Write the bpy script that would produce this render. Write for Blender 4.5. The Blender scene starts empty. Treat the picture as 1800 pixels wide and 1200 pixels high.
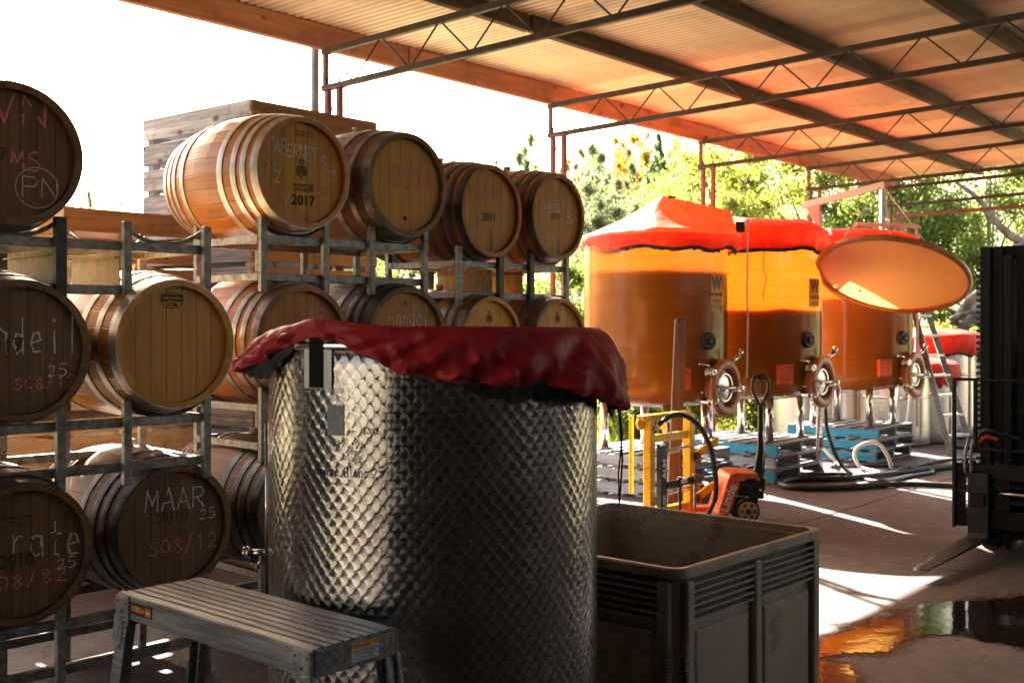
import bpy, math, random
from mathutils import Vector, Matrix, noise
random.seed(7)
S = bpy.context.scene
R = math.radians
# ------------------------------------------------------------------ camera
cam_d = bpy.data.cameras.new('camera'); cam = bpy.data.objects.new('camera', cam_d)
S.collection.objects.link(cam); S.camera = cam
cam.location = (0, 0, 1.65); cam.rotation_euler = (R(90), 0, 0)
cam_d.sensor_width = 36; cam_d.lens = 40.0; cam_d.shift_y = -28 / 1800
cam_d.clip_start = 0.05; cam_d.clip_end = 2000
cam_d.dof.use_dof = True; cam_d.dof.focus_distance = 5.2; cam_d.dof.aperture_fstop = 4.5
# ------------------------------------------------------------------ light
EXPOSURE = 3.35
SUN_ELEV = R(36.6); SUN_DIR = Vector((-.342, .94, 0)).normalized()
to_sun = (SUN_DIR * math.cos(SUN_ELEV) + Vector((0, 0, math.sin(SUN_ELEV)))).normalized()
w = bpy.data.worlds.new('World'); S.world = w; w.use_nodes = True
nt = w.node_tree; nt.nodes.clear()
sky = nt.nodes.new('ShaderNodeTexSky'); sky.sky_type = 'NISHITA'; sky.sun_disc = False
sky.sun_elevation = SUN_ELEV; sky.sun_rotation = math.atan2(SUN_DIR.x, SUN_DIR.y)
sky.air_density = 1.0; sky.dust_density = 5.0; sky.ozone_density = 0.6
bg = nt.nodes.new('ShaderNodeBackground'); bg.inputs[1].default_value = 0.08
wo = nt.nodes.new('ShaderNodeOutputWorld')
wb = nt.nodes.new('ShaderNodeMix'); wb.data_type = 'RGBA'; wb.blend_type = 'MULTIPLY'; wb.inputs[0].default_value = 1; wb.inputs[7].default_value = (1.12, 1.0, .85, 1)   # warm white balance, the same over the whole sky
nt.links.new(sky.outputs[0], wb.inputs[6]); nt.links.new(wb.outputs[2], bg.inputs[0]); nt.links.new(bg.outputs[0], wo.inputs[0])
sd = bpy.data.lights.new('sun', 'SUN'); sd.energy = 5.0; sd.angle = R(0.55); sd.color = (1.0, .92, .79)
sun = bpy.data.objects.new('sun', sd); S.collection.objects.link(sun)
sun.rotation_euler = (-to_sun).to_track_quat('-Z', 'Y').to_euler(); sun.location = (-6, 14, 12)
S.view_settings.view_transform = 'Standard'; S.view_settings.look = 'None'
S.view_settings.exposure = EXPOSURE; S.view_settings.gamma = 1.0; S.view_settings.use_curve_mapping = False
S.render.engine = 'CYCLES'
c = S.cycles
c.max_bounces = 10; c.diffuse_bounces = 6; c.glossy_bounces = 4; c.transmission_bounces = 6; c.transparent_max_bounces = 8
c.use_denoising = True; c.sample_clamp_indirect = 8; c.caustics_reflective = False; c.caustics_refractive = False
c.use_adaptive_sampling = True; c.adaptive_threshold = 0.02
# ------------------------------------------------------------------ helpers
COL = S.collection
def link(o, parent=None):
    COL.objects.link(o)
    if parent: o.parent = parent
    return o
def thing(name, label, cat, loc=(0, 0, 0), rz=0, group=None):
    o = bpy.data.objects.new(name, None); link(o); o.empty_display_size = .1
    o.location = loc; o.rotation_euler = (0, 0, rz); o['label'] = label; o['category'] = cat
    if group: o['group'] = group
    return o
def tag(o, label, cat, group=None):
    o['label'] = label; o['category'] = cat
    if group: o['group'] = group
    return o
def frame(dirv, up=Vector((0, 0, 1))):
    y = Vector(dirv).normalized(); 
    if abs(y.dot(up)) > .98: up = Vector((1, 0, 0))
    x = y.cross(up).normalized(); z = x.cross(y)
    return Matrix((x, y, z)).transposed()
class MB:
    def __init__(s): s.v = []; s.f = []; s.sm = []
    def add(s, vs, fs, smooth=False, M=None):
        b = len(s.v)
        s.v += [tuple(M @ Vector(p)) if M is not None else tuple(p) for p in vs]
        s.f += [tuple(b + i for i in f) for f in fs]; s.sm += [smooth] * len(fs)
        return s
    def box(s, c, d, M=None):
        x, y, z = [k / 2 for k in d]; cx, cy, cz = c
        vs = [(cx + i * x, cy + j * y, cz + k * z) for i in (-1, 1) for j in (-1, 1) for k in (-1, 1)]
        return s.add(vs, [(0, 1, 3, 2), (4, 6, 7, 5), (0, 4, 5, 1), (2, 3, 7, 6), (0, 2, 6, 4), (1, 5, 7, 3)], False, M)
    def beam(s, p, q, w_, h_, up=Vector((0, 0, 1))):
        p = Vector(p); q = Vector(q); F = frame(q - p, up); L = (q - p).length
        vs = [p + F @ Vector((i * w_ / 2, j * L, k * h_ / 2)) for i in (-1, 1) for j in (0, 1) for k in (-1, 1)]
        return s.add(vs, [(0, 1, 3, 2), (4, 6, 7, 5), (0, 4, 5, 1), (2, 3, 7, 6), (0, 2, 6, 4), (1, 5, 7, 3)])
    def tube(s, pts, r, n=8, caps=True, r2=None, M=None):
        pts = [Vector(p) for p in pts]; N = len(pts); vs = []; fs = []
        up = Vector((0, 0, 1)); prev = None
        for i, p in enumerate(pts):
            d = (pts[min(i + 1, N - 1)] - pts[max(i - 1, 0)]).normalized()
            if prev is None:
                F = frame(d, up); x = F.col[0].copy()
            else:
                x = prev - d * prev.dot(d); x = x.normalized() if x.length > 1e-6 else frame(d).col[0].copy()
            prev = x; z = x.cross(d)
            rr = r if r2 is None else r + (r2 - r) * i / max(1, N - 1)
            if callable(r): rr = r(i / max(1, N - 1))
            vs += [p + (x * math.cos(2 * math.pi * k / n) + z * math.sin(2 * math.pi * k / n)) * rr for k in range(n)]
        for i in range(N - 1):
            for k in range(n):
                fs.append((i * n + k, i * n + (k + 1) % n, (i + 1) * n + (k + 1) % n, (i + 1) * n + k))
        s.add(vs, fs, True, M)
        if caps:
            b = len(s.v) - len(vs)
            s.f.append(tuple(b + k for k in range(n))[::-1]); s.sm.append(False)
            s.f.append(tuple(b + (N - 1) * n + k for k in range(n))); s.sm.append(False)
        return s
    def lathe(s, prof, n=48, M=None, smooth=True, a0=0, a1=2 * math.pi):
        vs = []; fs = []; full = abs(a1 - a0 - 2 * math.pi) < 1e-6; m = n if full else n + 1
        for r_, z_ in prof:
            for k in range(m):
                a = a0 + (a1 - a0) * k / n; vs.append((r_ * math.cos(a), r_ * math.sin(a), z_))
        for i in range(len(prof) - 1):
            for k in range(n):
                k2 = (k + 1) % m
                fs.append((i * m + k, i * m + k2, (i + 1) * m + k2, (i + 1) * m + k))
        return s.add(vs, fs, smooth, M)
    def mesh(s, name, mat):
        me = bpy.data.meshes.new(name); me.from_pydata(s.v, [], s.f)
        me.polygons.foreach_set('use_smooth', s.sm)
        if mat: me.materials.append(mat)
        me.update(); return me
    def build(s, name, mat, parent=None, loc=None, rot=None, bev=0):
        o = bpy.data.objects.new(name, s.mesh(name, mat)); link(o, parent)
        if loc is not None: o.location = loc
        if rot is not None: o.rotation_euler = rot
        if bev:
            b = o.modifiers.new('bevel', 'BEVEL'); b.width = bev; b.segments = 1; b.limit_method = 'ANGLE'; b.angle_limit = R(50)
        return o
def dup(o, parent=None, loc=None, label=None):
    c_ = o.copy(); link(c_, parent)
    if parent is None: c_.parent = None
    if loc is not None: c_.location = loc
    if label: c_['label'] = label
    return c_
def copy_tree(o, parent=None):
    c_ = o.copy(); COL.objects.link(c_); c_.parent = parent
    for ch in o.children: copy_tree(ch, c_)
    return c_
_pc = {}
def plank(parent, name, c, size, mat, rot=None, M=None, bev=.003):
    """box whose long side (grain) is its local x; meshes shared by size"""
    key = (name, tuple(round(k, 3) for k in size), mat.name)
    if key not in _pc: _pc[key] = MB().box((0, 0, 0), size).mesh(name, mat)
    o = bpy.data.objects.new(name, _pc[key]); link(o, parent)
    if M is not None: o.matrix_local = M
    else:
        o.location = c
        if rot: o.rotation_euler = rot
    if bev:
        b = o.modifiers.new('bevel', 'BEVEL'); b.width = bev; b.segments = 1
    return o
def F(px, py, z=0.0):
    Y = (1.65 - z) * 2000 / (py - 572); return Vector(((px - 900) / 2000 * Y, Y, z))
def P(px, py, Y): return Vector(((px - 900) / 2000 * Y, Y, 1.65 - (py - 572) / 2000 * Y))
# ------------------------------------------------------------------ node expressions
class E:
    def __init__(s, T, sock): s.T = T; s.s = sock
    def _m(s, op, *o):
        n = s.T.nodes.new('ShaderNodeMath'); n.operation = op
        for i, x in enumerate((s,) + o):
            if isinstance(x, E): s.T.links.new(x.s, n.inputs[i])
            else: n.inputs[i].default_value = float(x)
        return E(s.T, n.outputs[0])
    def __add__(s, o): return s._m('ADD', o)
    def __sub__(s, o): return s._m('SUBTRACT', o)
    def __mul__(s, o): return s._m('MULTIPLY', o)
    __rmul__ = __mul__; __radd__ = __add__
    def __rsub__(s, o): return (s * -1) + o
    def __truediv__(s, o): return s._m('DIVIDE', o)
    def pow(s, o): return s._m('POWER', o)
    def sqrt(s): return s._m('SQRT')
    def floor(s): return s._m('FLOOR')
    def fract(s): return s._m('FRACT')
    def mod(s, o): return s._m('FLOORED_MODULO', o)
    def abs(s): return s._m('ABSOLUTE')
    def lt(s, o): return s._m('LESS_THAN', o)
    def gt(s, o): return s._m('GREATER_THAN', o)
    def mn(s, o): return s._m('MINIMUM', o)
    def mx(s, o): return s._m('MAXIMUM', o)
    def sin(s): return s._m('SINE')
    def atan2(s, o): return s._m('ARCTAN2', o)
    def ramp(s, a, b, lo=0., hi=1.):
        n = s.T.nodes.new('ShaderNodeMapRange'); s.T.links.new(s.s, n.inputs[0]); n.interpolation_type = 'SMOOTHSTEP'
        for i, x in enumerate((a, b, lo, hi)): n.inputs[i + 1].default_value = x
        return E(s.T, n.outputs[0])
class Mat:
    def __init__(s, name):
        s.m = bpy.data.materials.new(name); s.m.use_nodes = True; s.T = s.m.node_tree; s.T.nodes.clear()
        s.out = s.T.nodes.new('ShaderNodeOutputMaterial')
    def node(s, t, **k):
        n = s.T.nodes.new(t)
        for a, b in k.items(): setattr(n, a, b)
        return n
    def set(s, n, key, v):
        i = n.inputs[key]
        if isinstance(v, E): s.T.links.new(v.s, i)
        elif isinstance(v, bpy.types.NodeSocket): s.T.links.new(v, i)
        else: i.default_value = v if not (isinstance(v, tuple) and len(v) == 3 and len(getattr(i, 'default_value', (0,) * 3)) == 4) else (*v, 1)
    def coord(s, kind='Object', scale=(1, 1, 1), rand=True):
        tc = s.node('ShaderNodeTexCoord'); v = tc.outputs[kind]
        if rand:
            oi = s.node('ShaderNodeObjectInfo'); vm = s.node('ShaderNodeVectorMath', operation='SCALE')
            vm.inputs[0].default_value = (31.7, 17.3, 23.1); s.T.links.new(oi.outputs['Random'], vm.inputs['Scale'])
            ad = s.node('ShaderNodeVectorMath', operation='ADD'); s.T.links.new(v, ad.inputs[0]); s.T.links.new(vm.outputs[0], ad.inputs[1]); v = ad.outputs[0]
        mp = s.node('ShaderNodeMapping'); mp.inputs['Scale'].default_value = scale; s.T.links.new(v, mp.inputs[0])
        return mp.outputs[0]
    def noise(s, vec, scale=1, detail=5, rough=.55, dist=0):
        n = s.node('ShaderNodeTexNoise'); s.set(n, 'Vector', vec); n.inputs['Scale'].default_value = scale
        n.inputs['Detail'].default_value = detail; n.inputs['Roughness'].default_value = rough; n.inputs['Distortion'].default_value = dist
        return E(s.T, n.outputs['Fac'])
    def sep(s, vec):
        n = s.node('ShaderNodeSeparateXYZ'); s.T.links.new(vec, n.inputs[0]); return [E(s.T, o) for o in n.outputs]
    def rand(s):
        return E(s.T, s.node('ShaderNodeObjectInfo').outputs['Random'])
    def mix(s, f, a, b, mode='MIX'):
        n = s.node('ShaderNodeMix', data_type='RGBA', blend_type=mode)
        s.set(n, 0, f); 
        for k, x in ((6, a), (7, b)):
            if isinstance(x, bpy.types.NodeSocket): s.T.links.new(x, n.inputs[k])
            else: n.inputs[k].default_value = (*x, 1)
        return n.outputs[2]
    def bump(s, h, strength=.3, dist=.01, normal=None):
        n = s.node('ShaderNodeBump'); s.set(n, 'Height', h); n.inputs['Strength'].default_value = strength; n.inputs['Distance'].default_value = dist
        if normal: s.T.links.new(normal, n.inputs['Normal'])
        return n.outputs[0]
    def pbsdf(s, **k):
        n = s.node('ShaderNodeBsdfPrincipled')
        for a, b in k.items():
            a = {'color': 'Base Color', 'rough': 'Roughness', 'metal': 'Metallic', 'normal': 'Normal', 'coat': 'Coat Weight', 'coatr': 'Coat Roughness', 'spec': 'Specular IOR Level', 'aniso': 'Anisotropic', 'tangent': 'Tangent'}[a]
            s.set(n, a, b)
        return n
    def finish(s, sh):
        s.T.links.new(sh, s.out.inputs[0]); return s.m
def pmat(name, c1, c2, scale=(6, 6, 6), rough=.6, metal=0, bump=.15, rnd=.25, detail=6, spot=None, spotc=(0, 0, 0), spec=.5, lo=.35, hi=.65, rvar=.15, bdist=.004):
    M = Mat(name); v = M.coord(scale=scale); n = M.noise(v, 1, detail)
    col = M.mix(n.ramp(lo, hi), c1, c2)
    if rnd:
        k = M.rand() * (2 * rnd) + (1 - rnd)
        cc = M.node('ShaderNodeCombineColor'); 
        for i in range(3): M.set(cc, i, k)
        col = M.mix(1.0, col, cc.outputs[0], 'MULTIPLY')
    if spot:
        n2 = M.noise(M.coord(scale=(spot,) * 3), 1, 8, .7); col = M.mix(n2.ramp(.52, .68), col, spotc)
    p = M.pbsdf(color=col, rough=n * rvar * 2 + (rough - rvar), metal=metal, spec=spec)
    if bump: M.set(p, 'Normal', M.bump(n, bump, bdist))
    return M.finish(p.outputs[0])
def wood(name, c1, c2, axis=0, rough=.6, rnd=.25, stain=None, gs=45, bump=.3, knots=False, stainamt=.6):
    M = Mat(name); sc = [gs] * 3; sc[axis] = gs / 22; v = M.coord(scale=tuple(sc))
    g = M.noise(v, 1, 6, .6, .6); sc2 = [7] * 3; sc2[axis] = 1.2
    b = M.noise(M.coord(scale=tuple(sc2)), 1, 4)
    col = M.mix(g.ramp(.3, .7), c1, c2)
    k = M.rand() * (2 * rnd) + (1 - rnd); k = k * (b * .7 + .65)
    cc = M.node('ShaderNodeCombineColor')
    for i in range(3): M.set(cc, i, k)
    col = M.mix(1.0, col, cc.outputs[0], 'MULTIPLY')
    if stain:
        n2 = M.noise(M.coord(scale=(3.5, 3.5, 3.5)), 1, 7, .65); col = M.mix(n2.ramp(.5, .7, 0, stainamt), col, stain)
    if knots:
        vo = M.node('ShaderNodeTexVoronoi'); sk = [4] * 3; sk[axis] = 2.2; M.set(vo, 'Vector', M.coord(scale=tuple(sk))); vo.inputs['Scale'].default_value = 1.3
        d = E(M.T, vo.outputs['Distance']); col = M.mix(d.ramp(.05, .17, .85, 0), col, (c1[0] * .25, c1[1] * .2, c1[2] * .18))
    p = M.pbsdf(color=col, rough=g * .2 + (rough - .1), normal=M.bump(g, bump, .003), spec=.4)
    return M.finish(p.outputs[0])
# ------------------------------------------------------------------ materials
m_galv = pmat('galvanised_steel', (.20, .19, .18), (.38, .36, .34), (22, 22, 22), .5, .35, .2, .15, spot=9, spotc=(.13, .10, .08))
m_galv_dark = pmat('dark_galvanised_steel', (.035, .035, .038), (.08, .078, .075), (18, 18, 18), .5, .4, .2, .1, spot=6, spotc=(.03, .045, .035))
m_plate = pmat('weathered_zinc_plate', (.32, .23, .11), (.50, .38, .20), (30, 30, 8), .6, .1, .1, .1, spot=14, spotc=(.25, .2, .15))
m_black = pmat('black_paint', (.012, .012, .013), (.028, .027, .027), (10, 10, 10), .4, 0, .1, .1)
m_rubber = pmat('black_rubber', (.012, .012, .013), (.03, .03, .03), (30, 30, 30), .55, 0, .2, 0)
m_chrome = pmat('polished_steel', (.6, .58, .55), (.72, .7, .68), (12, 12, 12), .2, 1, .05, 0, rvar=.08)
m_alu = pmat('aluminium', (.22, .22, .23), (.40, .40, .40), (5, 60, 60), .4, .85, .1, .05)
m_redsteel = pmat('red_oxide_paint', (.20, .045, .035), (.11, .035, .028), (9, 9, 9), .55, .1, .2, .15, spot=12, spotc=(.1, .06, .045))
m_ruststeel = pmat('rusted_truss_steel', (.055, .03, .022), (.035, .02, .016), (12, 12, 12), .6, .2, .2, .15)
m_oak = [
 wood('golden_oak', (.44, .145, .016), (.56, .23, .035), 1, .36, .08, stain=(.24, .07, .01), stainamt=.5),
 wood('red_brown_oak', (.30, .095, .018), (.42, .155, .035), 1, .5, .15, stain=(.15, .06, .03)),
 wood('dark_oak', (.15, .075, .03), (.23, .12, .05), 1, .55, .2, stain=(.06, .03, .02)),
 wood('pale_fresh_oak', (.56, .25, .03), (.64, .33, .055), 1, .32, .04, bump=.1)]
m_head = [
 wood('golden_oak_head', (.52, .24, .028), (.64, .33, .05), 2, .5, .08, stain=(.28, .15, .06), stainamt=.4, gs=60),
 wood('amber_oak_head', (.42, .175, .025), (.52, .24, .045), 2, .5, .10, stain=(.2, .1, .04), stainamt=.5, gs=60),
 wood('dark_oak_head', (.16, .075, .03), (.24, .12, .05), 2, .55, .15, stain=(.09, .045, .025), gs=60),
 wood('pale_oak_head', (.58, .28, .04), (.66, .36, .07), 2, .45, .05, gs=60)]
m_hoop = [pmat('bright_hoop_steel', (.38, .36, .34), (.55, .52, .49), (14, 14, 14), .42, .75, .1, .1),
          pmat('weathered_hoop_steel', (.16, .155, .15), (.27, .26, .25), (14, 14, 14), .45, .6, .2, .15, spot=9, spotc=(.09, .06, .045)),
          pmat('blackened_hoop_steel', (.05, .052, .058), (.10, .10, .105), (14, 14, 14), .45, .5, .2, .15)]
m_bung = pmat('silicone_bung', (.6, .52, .4), (.75, .68, .55), (9, 9, 9), .5, 0, 0, 0)
m_chalk = pmat('white_chalk', (.86, .84, .80), (.60, .53, .45), (140, 140, 140), .9, 0, 0, 0, lo=.42, hi=.6)
m_pink = pmat('pink_chalk', (.90, .28, .34), (.60, .2, .2), (140, 140, 140), .9, 0, 0, 0, lo=.42, hi=.6)
m_ink = pmat('black_stencil_ink', (.025, .02, .018), (.07, .045, .03), (60, 60, 60), .8, 0, 0, 0)
m_oldwood = wood('weathered_grey_timber', (.13, .13, .145), (.38, .38, .41), 0, .8, .2, stain=(.08, .075, .075), knots=True, gs=26, bump=.8)
m_darkwood = wood('weathered_shaded_timber', (.085, .06, .05), (.15, .105, .085), 0, .8, .15, stain=(.05, .035, .03), knots=True, gs=35, bump=.5)
m_brownwood = wood('brown_timber', (.24, .14, .09), (.34, .21, .14), 0, .75, .15, stain=(.12, .07, .05), knots=True, gs=30, bump=.4)
m_palewood = wood('pale_sunlit_timber', (.52, .42, .33), (.68, .57, .47), 0, .8, .12, stain=(.3, .22, .16), gs=30, bump=.4)  # pale tone stands in for sunlight on the boards behind the racks
m_purlin = wood('old_hardwood_purlin', (.045, .028, .02), (.11, .065, .045), 0, .8, .1, stain=(.05, .035, .03), gs=30, bump=.5, knots=True)
m_eave = wood('red_brown_eave_beam', (.28, .13, .085), (.42, .22, .15), 0, .8, .1, stain=(.11, .06, .045), gs=30, bump=.5, knots=True)
m_blue = wood('blue_painted_pallet_timber', (.02, .24, .40), (.05, .34, .52), 0, .7, .12, stain=(.16, .2, .24), gs=30, stainamt=.45)
m_lblue = wood('faded_blue_grey_timber', (.33, .38, .43), (.48, .52, .56), 0, .8, .15, stain=(.25, .2, .18), gs=30)
m_post = wood('rough_brown_post', (.11, .055, .04), (.19, .10, .075), 2, .8, .05, stain=(.1, .05, .04), gs=30, bump=.6)
m_yellow = pmat('yellow_machine_paint', (.80, .46, .006), (.87, .54, .012), (8, 8, 8), .35, 0, .05, 0, spot=12, spotc=(.55, .28, .02))
m_orange = pmat('orange_red_paint', (.68, .10, .018), (.78, .14, .025), (8, 8, 8), .4, 0, .05, 0, spot=14, spotc=(.4, .07, .02))
m_white = pmat('white_paint', (.74, .72, .70), (.8, .79, .77), (9, 9, 9), .5, 0, .05, 0)
m_tan = pmat('tan_wheel', (.45, .30, .13), (.55, .38, .18), (12, 12, 12), .5, 0, .05, 0)
m_pipe = pmat('grey_blue_downpipe', (.20, .25, .28), (.27, .32, .35), (6, 6, 6), .5, .2, .05, 0)
m_grey_plastic = pmat('grey_bin_plastic', (.34, .275, .20), (.40, .33, .25), (5, 5, 5), .5, 0, .05, 0, spot=5, spotc=(.2, .16, .11))
m_hose = pmat('dark_blue_hose', (.02, .025, .04), (.035, .04, .06), (20, 20, 20), .4, 0, .1, 0)
m_clear = pmat('milky_hose', (.6, .58, .54), (.7, .68, .64), (20, 20, 20), .25, 0, .05, 0)
m_tape = pmat('blue_label_print', (.02, .09, .3), (.03, .13, .4), (20, 20, 20), .5, 0, 0, 0)
def cloth(name, c1, c2, tr=.35):
    M = Mat(name); v = M.coord(scale=(5, 5, 5)); n = M.noise(v, 1, 5); n2 = M.noise(M.coord(scale=(260, 260, 260)), 1, 2)
    col = M.mix(n.ramp(.35, .65), c1, c2)
    wv = (M.noise(M.coord(scale=(7, 7, 4)), 1, 5, .6, 1.2) - .5).abs() * -2.2 + M.noise(M.coord(scale=(30, 30, 14)), 1, 3, .6, .8) * .25
    p = M.pbsdf(color=col, rough=.5, normal=M.bump(wv + n2 * .03, .2, .03)); p.inputs['Sheen Weight'].default_value = .15
    t = M.node('ShaderNodeBsdfTranslucent'); M.set(t, 'Color', col)
    ms = M.node('ShaderNodeMixShader'); ms.inputs[0].default_value = tr
    M.T.links.new(p.outputs[0], ms.inputs[1]); M.T.links.new(t.outputs[0], ms.inputs[2])
    return M.finish(ms.outputs[0])
m_salmon = cloth('sunlit_faded_salmon_nylon', (.88, .22, .10), (.92, .30, .16), .45)  # faded nylon, with the glare of the sunlit top put into the colour
m_redcloth = cloth('red_nylon', (.55, .010, .020), (.62, .018, .026), .3)
m_redcloth2 = cloth('sun_faded_red_nylon', (.75, .045, .02), (.8, .08, .035), .45)
m_blackcloth = pmat('black_elastic', (.01, .01, .011), (.03, .03, .032), (25, 25, 25), .8, 0, .4, 0)
def fibreglass(name, c1, c2):
    M = Mat(name); v = M.coord(scale=(1.5, 1.5, 26)); n = M.noise(v, 1, 7, .65, .4); col = M.mix(n.ramp(.3, .7), c1, c2); bl = M.noise(M.coord(scale=(5, 5, .7)), 1, 6, .6); col = M.mix(bl.ramp(.45, .7, 0, .6), col, (.33, .09, .02))
    p = M.pbsdf(color=col, rough=.22, normal=M.bump(n, .3, .006), coat=.8, coatr=.08)
    t = M.node('ShaderNodeBsdfTranslucent'); M.set(t, 'Color', M.mix(n.ramp(.2, .8), (1.0, .58, .09), (1.0, .76, .20)))
    ms = M.node('ShaderNodeMixShader'); ms.inputs[0].default_value = .62
    M.T.links.new(p.outputs[0], ms.inputs[1]); M.T.links.new(t.outputs[0], ms.inputs[2])
    return M.finish(ms.outputs[0])
m_fibre = fibreglass('amber_fibreglass', (.46, .145, .014), (.60, .235, .03))
m_wine = pmat('dark_red_wine', (.10, .035, .015), (.16, .06, .02), (3, 3, 3), .4, 0, 0, 0)
def roofmat():
    M = Mat('cream_corrugated_sheet'); v = M.coord(scale=(.6, 9, 9), rand=True); n = M.noise(v, 1, 6, .6)
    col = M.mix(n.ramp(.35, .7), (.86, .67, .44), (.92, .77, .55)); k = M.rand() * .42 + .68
    cc = M.node('ShaderNodeCombineColor')
    for i in range(3): M.set(cc, i, k)
    col = M.mix(1.0, col, cc.outputs[0], 'MULTIPLY')
    n2 = M.noise(M.coord(scale=(1.3, 1.3, 1.3)), 1, 7, .7); col = M.mix(n2.ramp(.52, .75, 0, .55), col, (.34, .26, .17))
    ox = M.sep(M.node('ShaderNodeTexCoord').outputs['Object'])[0]; rib_sh = (ox * (2 * math.pi / .076)).sin().ramp(.1, 1, 0, .5); col = M.mix(rib_sh, col, (.36, .28, .18))   # rib shading painted in, a dark flank on each wave
    p = M.pbsdf(color=col, rough=.5, metal=.1); return M.finish(p.outputs[0])
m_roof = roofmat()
def swirl():
    """circle-polished stainless: overlapping brushed discs on a cylinder, laid out in (angle, height)"""
    M = Mat('circle_polished_stainless'); tc = M.node('ShaderNodeTexCoord'); x, y, z = M.sep(tc.outputs['Object'])
    a, b, Rd = .0205, .049, .0250      # column spacing, disc spacing in a column (odd columns half a step up), disc radius
    ang = y.atan2(x) * -1; nU = 168; u = ang * (nU / (2 * math.pi)) + nU; fl = u.floor(); best = None
    for dk in (0, 1, 2):               # each disc lies over the one on its right: the leftmost disc wins
        k = fl + dk; dv = ((z / b + k.mod(2) * .5).fract() - .5) * b; du = (u - k) * a * -1
        d = (du * du + dv * dv).sqrt(); ins = d.lt(Rd)
        if best is None: best = [du, dv, d]
        else: best = [best[i] * (1 - ins) + c_ * ins for i, c_ in enumerate((du, dv, d))]
    du, dv, d = best
    # tangent: circle around the disc centre, in world axes of the cylinder
    L = (x * x + y * y).sqrt(); tx, ty = (y * -1) / L, x / L
    cx_, cz_ = (dv * -1) / (d + .0004), du / (d + .0004)
    cv = M.node('ShaderNodeCombineXYZ'); M.set(cv, 0, tx * cx_); M.set(cv, 1, ty * cx_); M.set(cv, 2, cz_)
    vt = M.node('ShaderNodeVectorTransform', vector_type='VECTOR', convert_from='OBJECT', convert_to='WORLD')
    M.T.links.new(cv.outputs[0], vt.inputs[0])
    rc, rs = du / (d + .0004), dv / (d + .0004); rv = M.node('ShaderNodeCombineXYZ'); M.set(rv, 0, tx * rc); M.set(rv, 1, ty * rc); M.set(rv, 2, rs)
    rt = M.node('ShaderNodeVectorTransform', vector_type='VECTOR', convert_from='OBJECT', convert_to='WORLD'); M.T.links.new(rv.outputs[0], rt.inputs[0])
    ge = M.node('ShaderNodeNewGeometry'); ma = M.node('ShaderNodeVectorMath', operation='MULTIPLY_ADD'); M.T.links.new(rt.outputs[0], ma.inputs[0]); ma.inputs[1].default_value = (-.085,) * 3; M.T.links.new(ge.outputs['Normal'], ma.inputs[2])
    nm = M.node('ShaderNodeVectorMath', operation='NORMALIZE'); M.T.links.new(ma.outputs[0], nm.inputs[0])
    n = M.noise(M.coord(scale=(3, 3, 3)), 1, 5); n3 = M.noise(M.coord(scale=(120, 120, 120)), 1, 3)
    h = n * 2.5 + n3 * .04; stk = M.noise(M.coord(scale=(14, 14, .9)), 1, 5, .6)
    col = M.mix(n.ramp(.35, .7), (.28, .255, .24), (.38, .35, .32)); col = M.mix(stk.ramp(.5, .75, 0, .45), col, (.24, .21, .19))
    p = M.pbsdf(color=col, metal=1.0, rough=n3 * .1 + .13 + stk * .1, aniso=.9, tangent=vt.outputs[0], normal=M.bump(h, .55, .008, nm.outputs[0]))
    return M.finish(p.outputs[0])
m_swirl = swirl()
m_steel_white = pmat('pale_dimpled_steel', (.55, .53, .5), (.68, .66, .62), (25, 25, 25), .35, .9, .6, .05)
def floor_mat():
    M = Mat('stained_concrete'); v = M.coord(scale=(1, 1, 1), rand=False); n = M.noise(v, .55, 8, .6); n2 = M.noise(v, 6, 9, .7); n3 = M.noise(v, 45, 5, .7)
    col = M.mix(n.ramp(.38, .62), (.055, .040, .042), (.110, .086, .088)); col = M.mix(n2.ramp(.42, .66, 0, .7), col, (.07, .045, .042))
    vo = M.node('ShaderNodeTexVoronoi'); M.set(vo, 'Vector', v); vo.inputs['Scale'].default_value = 9
    sp = E(M.T, vo.outputs['Distance']).ramp(.08, .24, .9, 0) * n2.ramp(.44, .54); col = M.mix(sp, col, (.025, .016, .015)); col = M.mix(n3.ramp(.55, .75, 0, .35), col, (.20, .16, .15))
    wet = n.ramp(.5, .58) * n2.ramp(.3, .55)
    p = M.pbsdf(color=col, rough=n2 * .35 + .42 + n3 * .1, normal=M.bump(n3 + n2 * .9, .7, .006)); return M.finish(p.outputs[0])
m_floor = floor_mat()
m_gravel = pmat('dry_grass_yard', (.30, .27, .14), (.44, .39, .24), (5, 5, 5), .9, 0, .4, 0, spot=1.1, spotc=(.42, .36, .27))
m_grass = pmat('hill_grass', (.08, .11, .03), (.16, .17, .06), (.6, .6, .6), .9, 0, .3, 0)
m_bark = pmat('grey_brown_bark', (.09, .07, .06), (.2, .165, .14), (6, 6, 2), .9, 0, .7, .1, bdist=.03)
def wet(name, film):
    M = Mat(name); at = M.node('ShaderNodeAttribute', attribute_name='inside'); e = E(M.T, at.outputs['Fac']); v = M.coord(scale=(1, 1, 1), rand=False)
    k = (e + (M.noise(v, 3.2, 5, .6) - .5) * 2.2 + (M.noise(v, 16, 6, .75) - .5) * 1.6)
    if film: p = M.pbsdf(color=(.014, .010, .009), rough=.015, normal=M.bump(M.noise(v, 7, 5, .6), .28, .005)); f = k.ramp(.5, .6)
    else: p = M.pbsdf(color=(.035, .024, .022), rough=M.noise(v, 30, 4) * .3 + .18, normal=M.bump(M.noise(v, 45, 5), .3, .003)); f = k.ramp(.10, .55, 0, .85)
    t = M.node('ShaderNodeBsdfTransparent'); ms = M.node('ShaderNodeMixShader'); M.set(ms, 0, f); M.T.links.new(t.outputs[0], ms.inputs[1]); M.T.links.new(p.outputs[0], ms.inputs[2]); return M.finish(ms.outputs[0])
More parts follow.
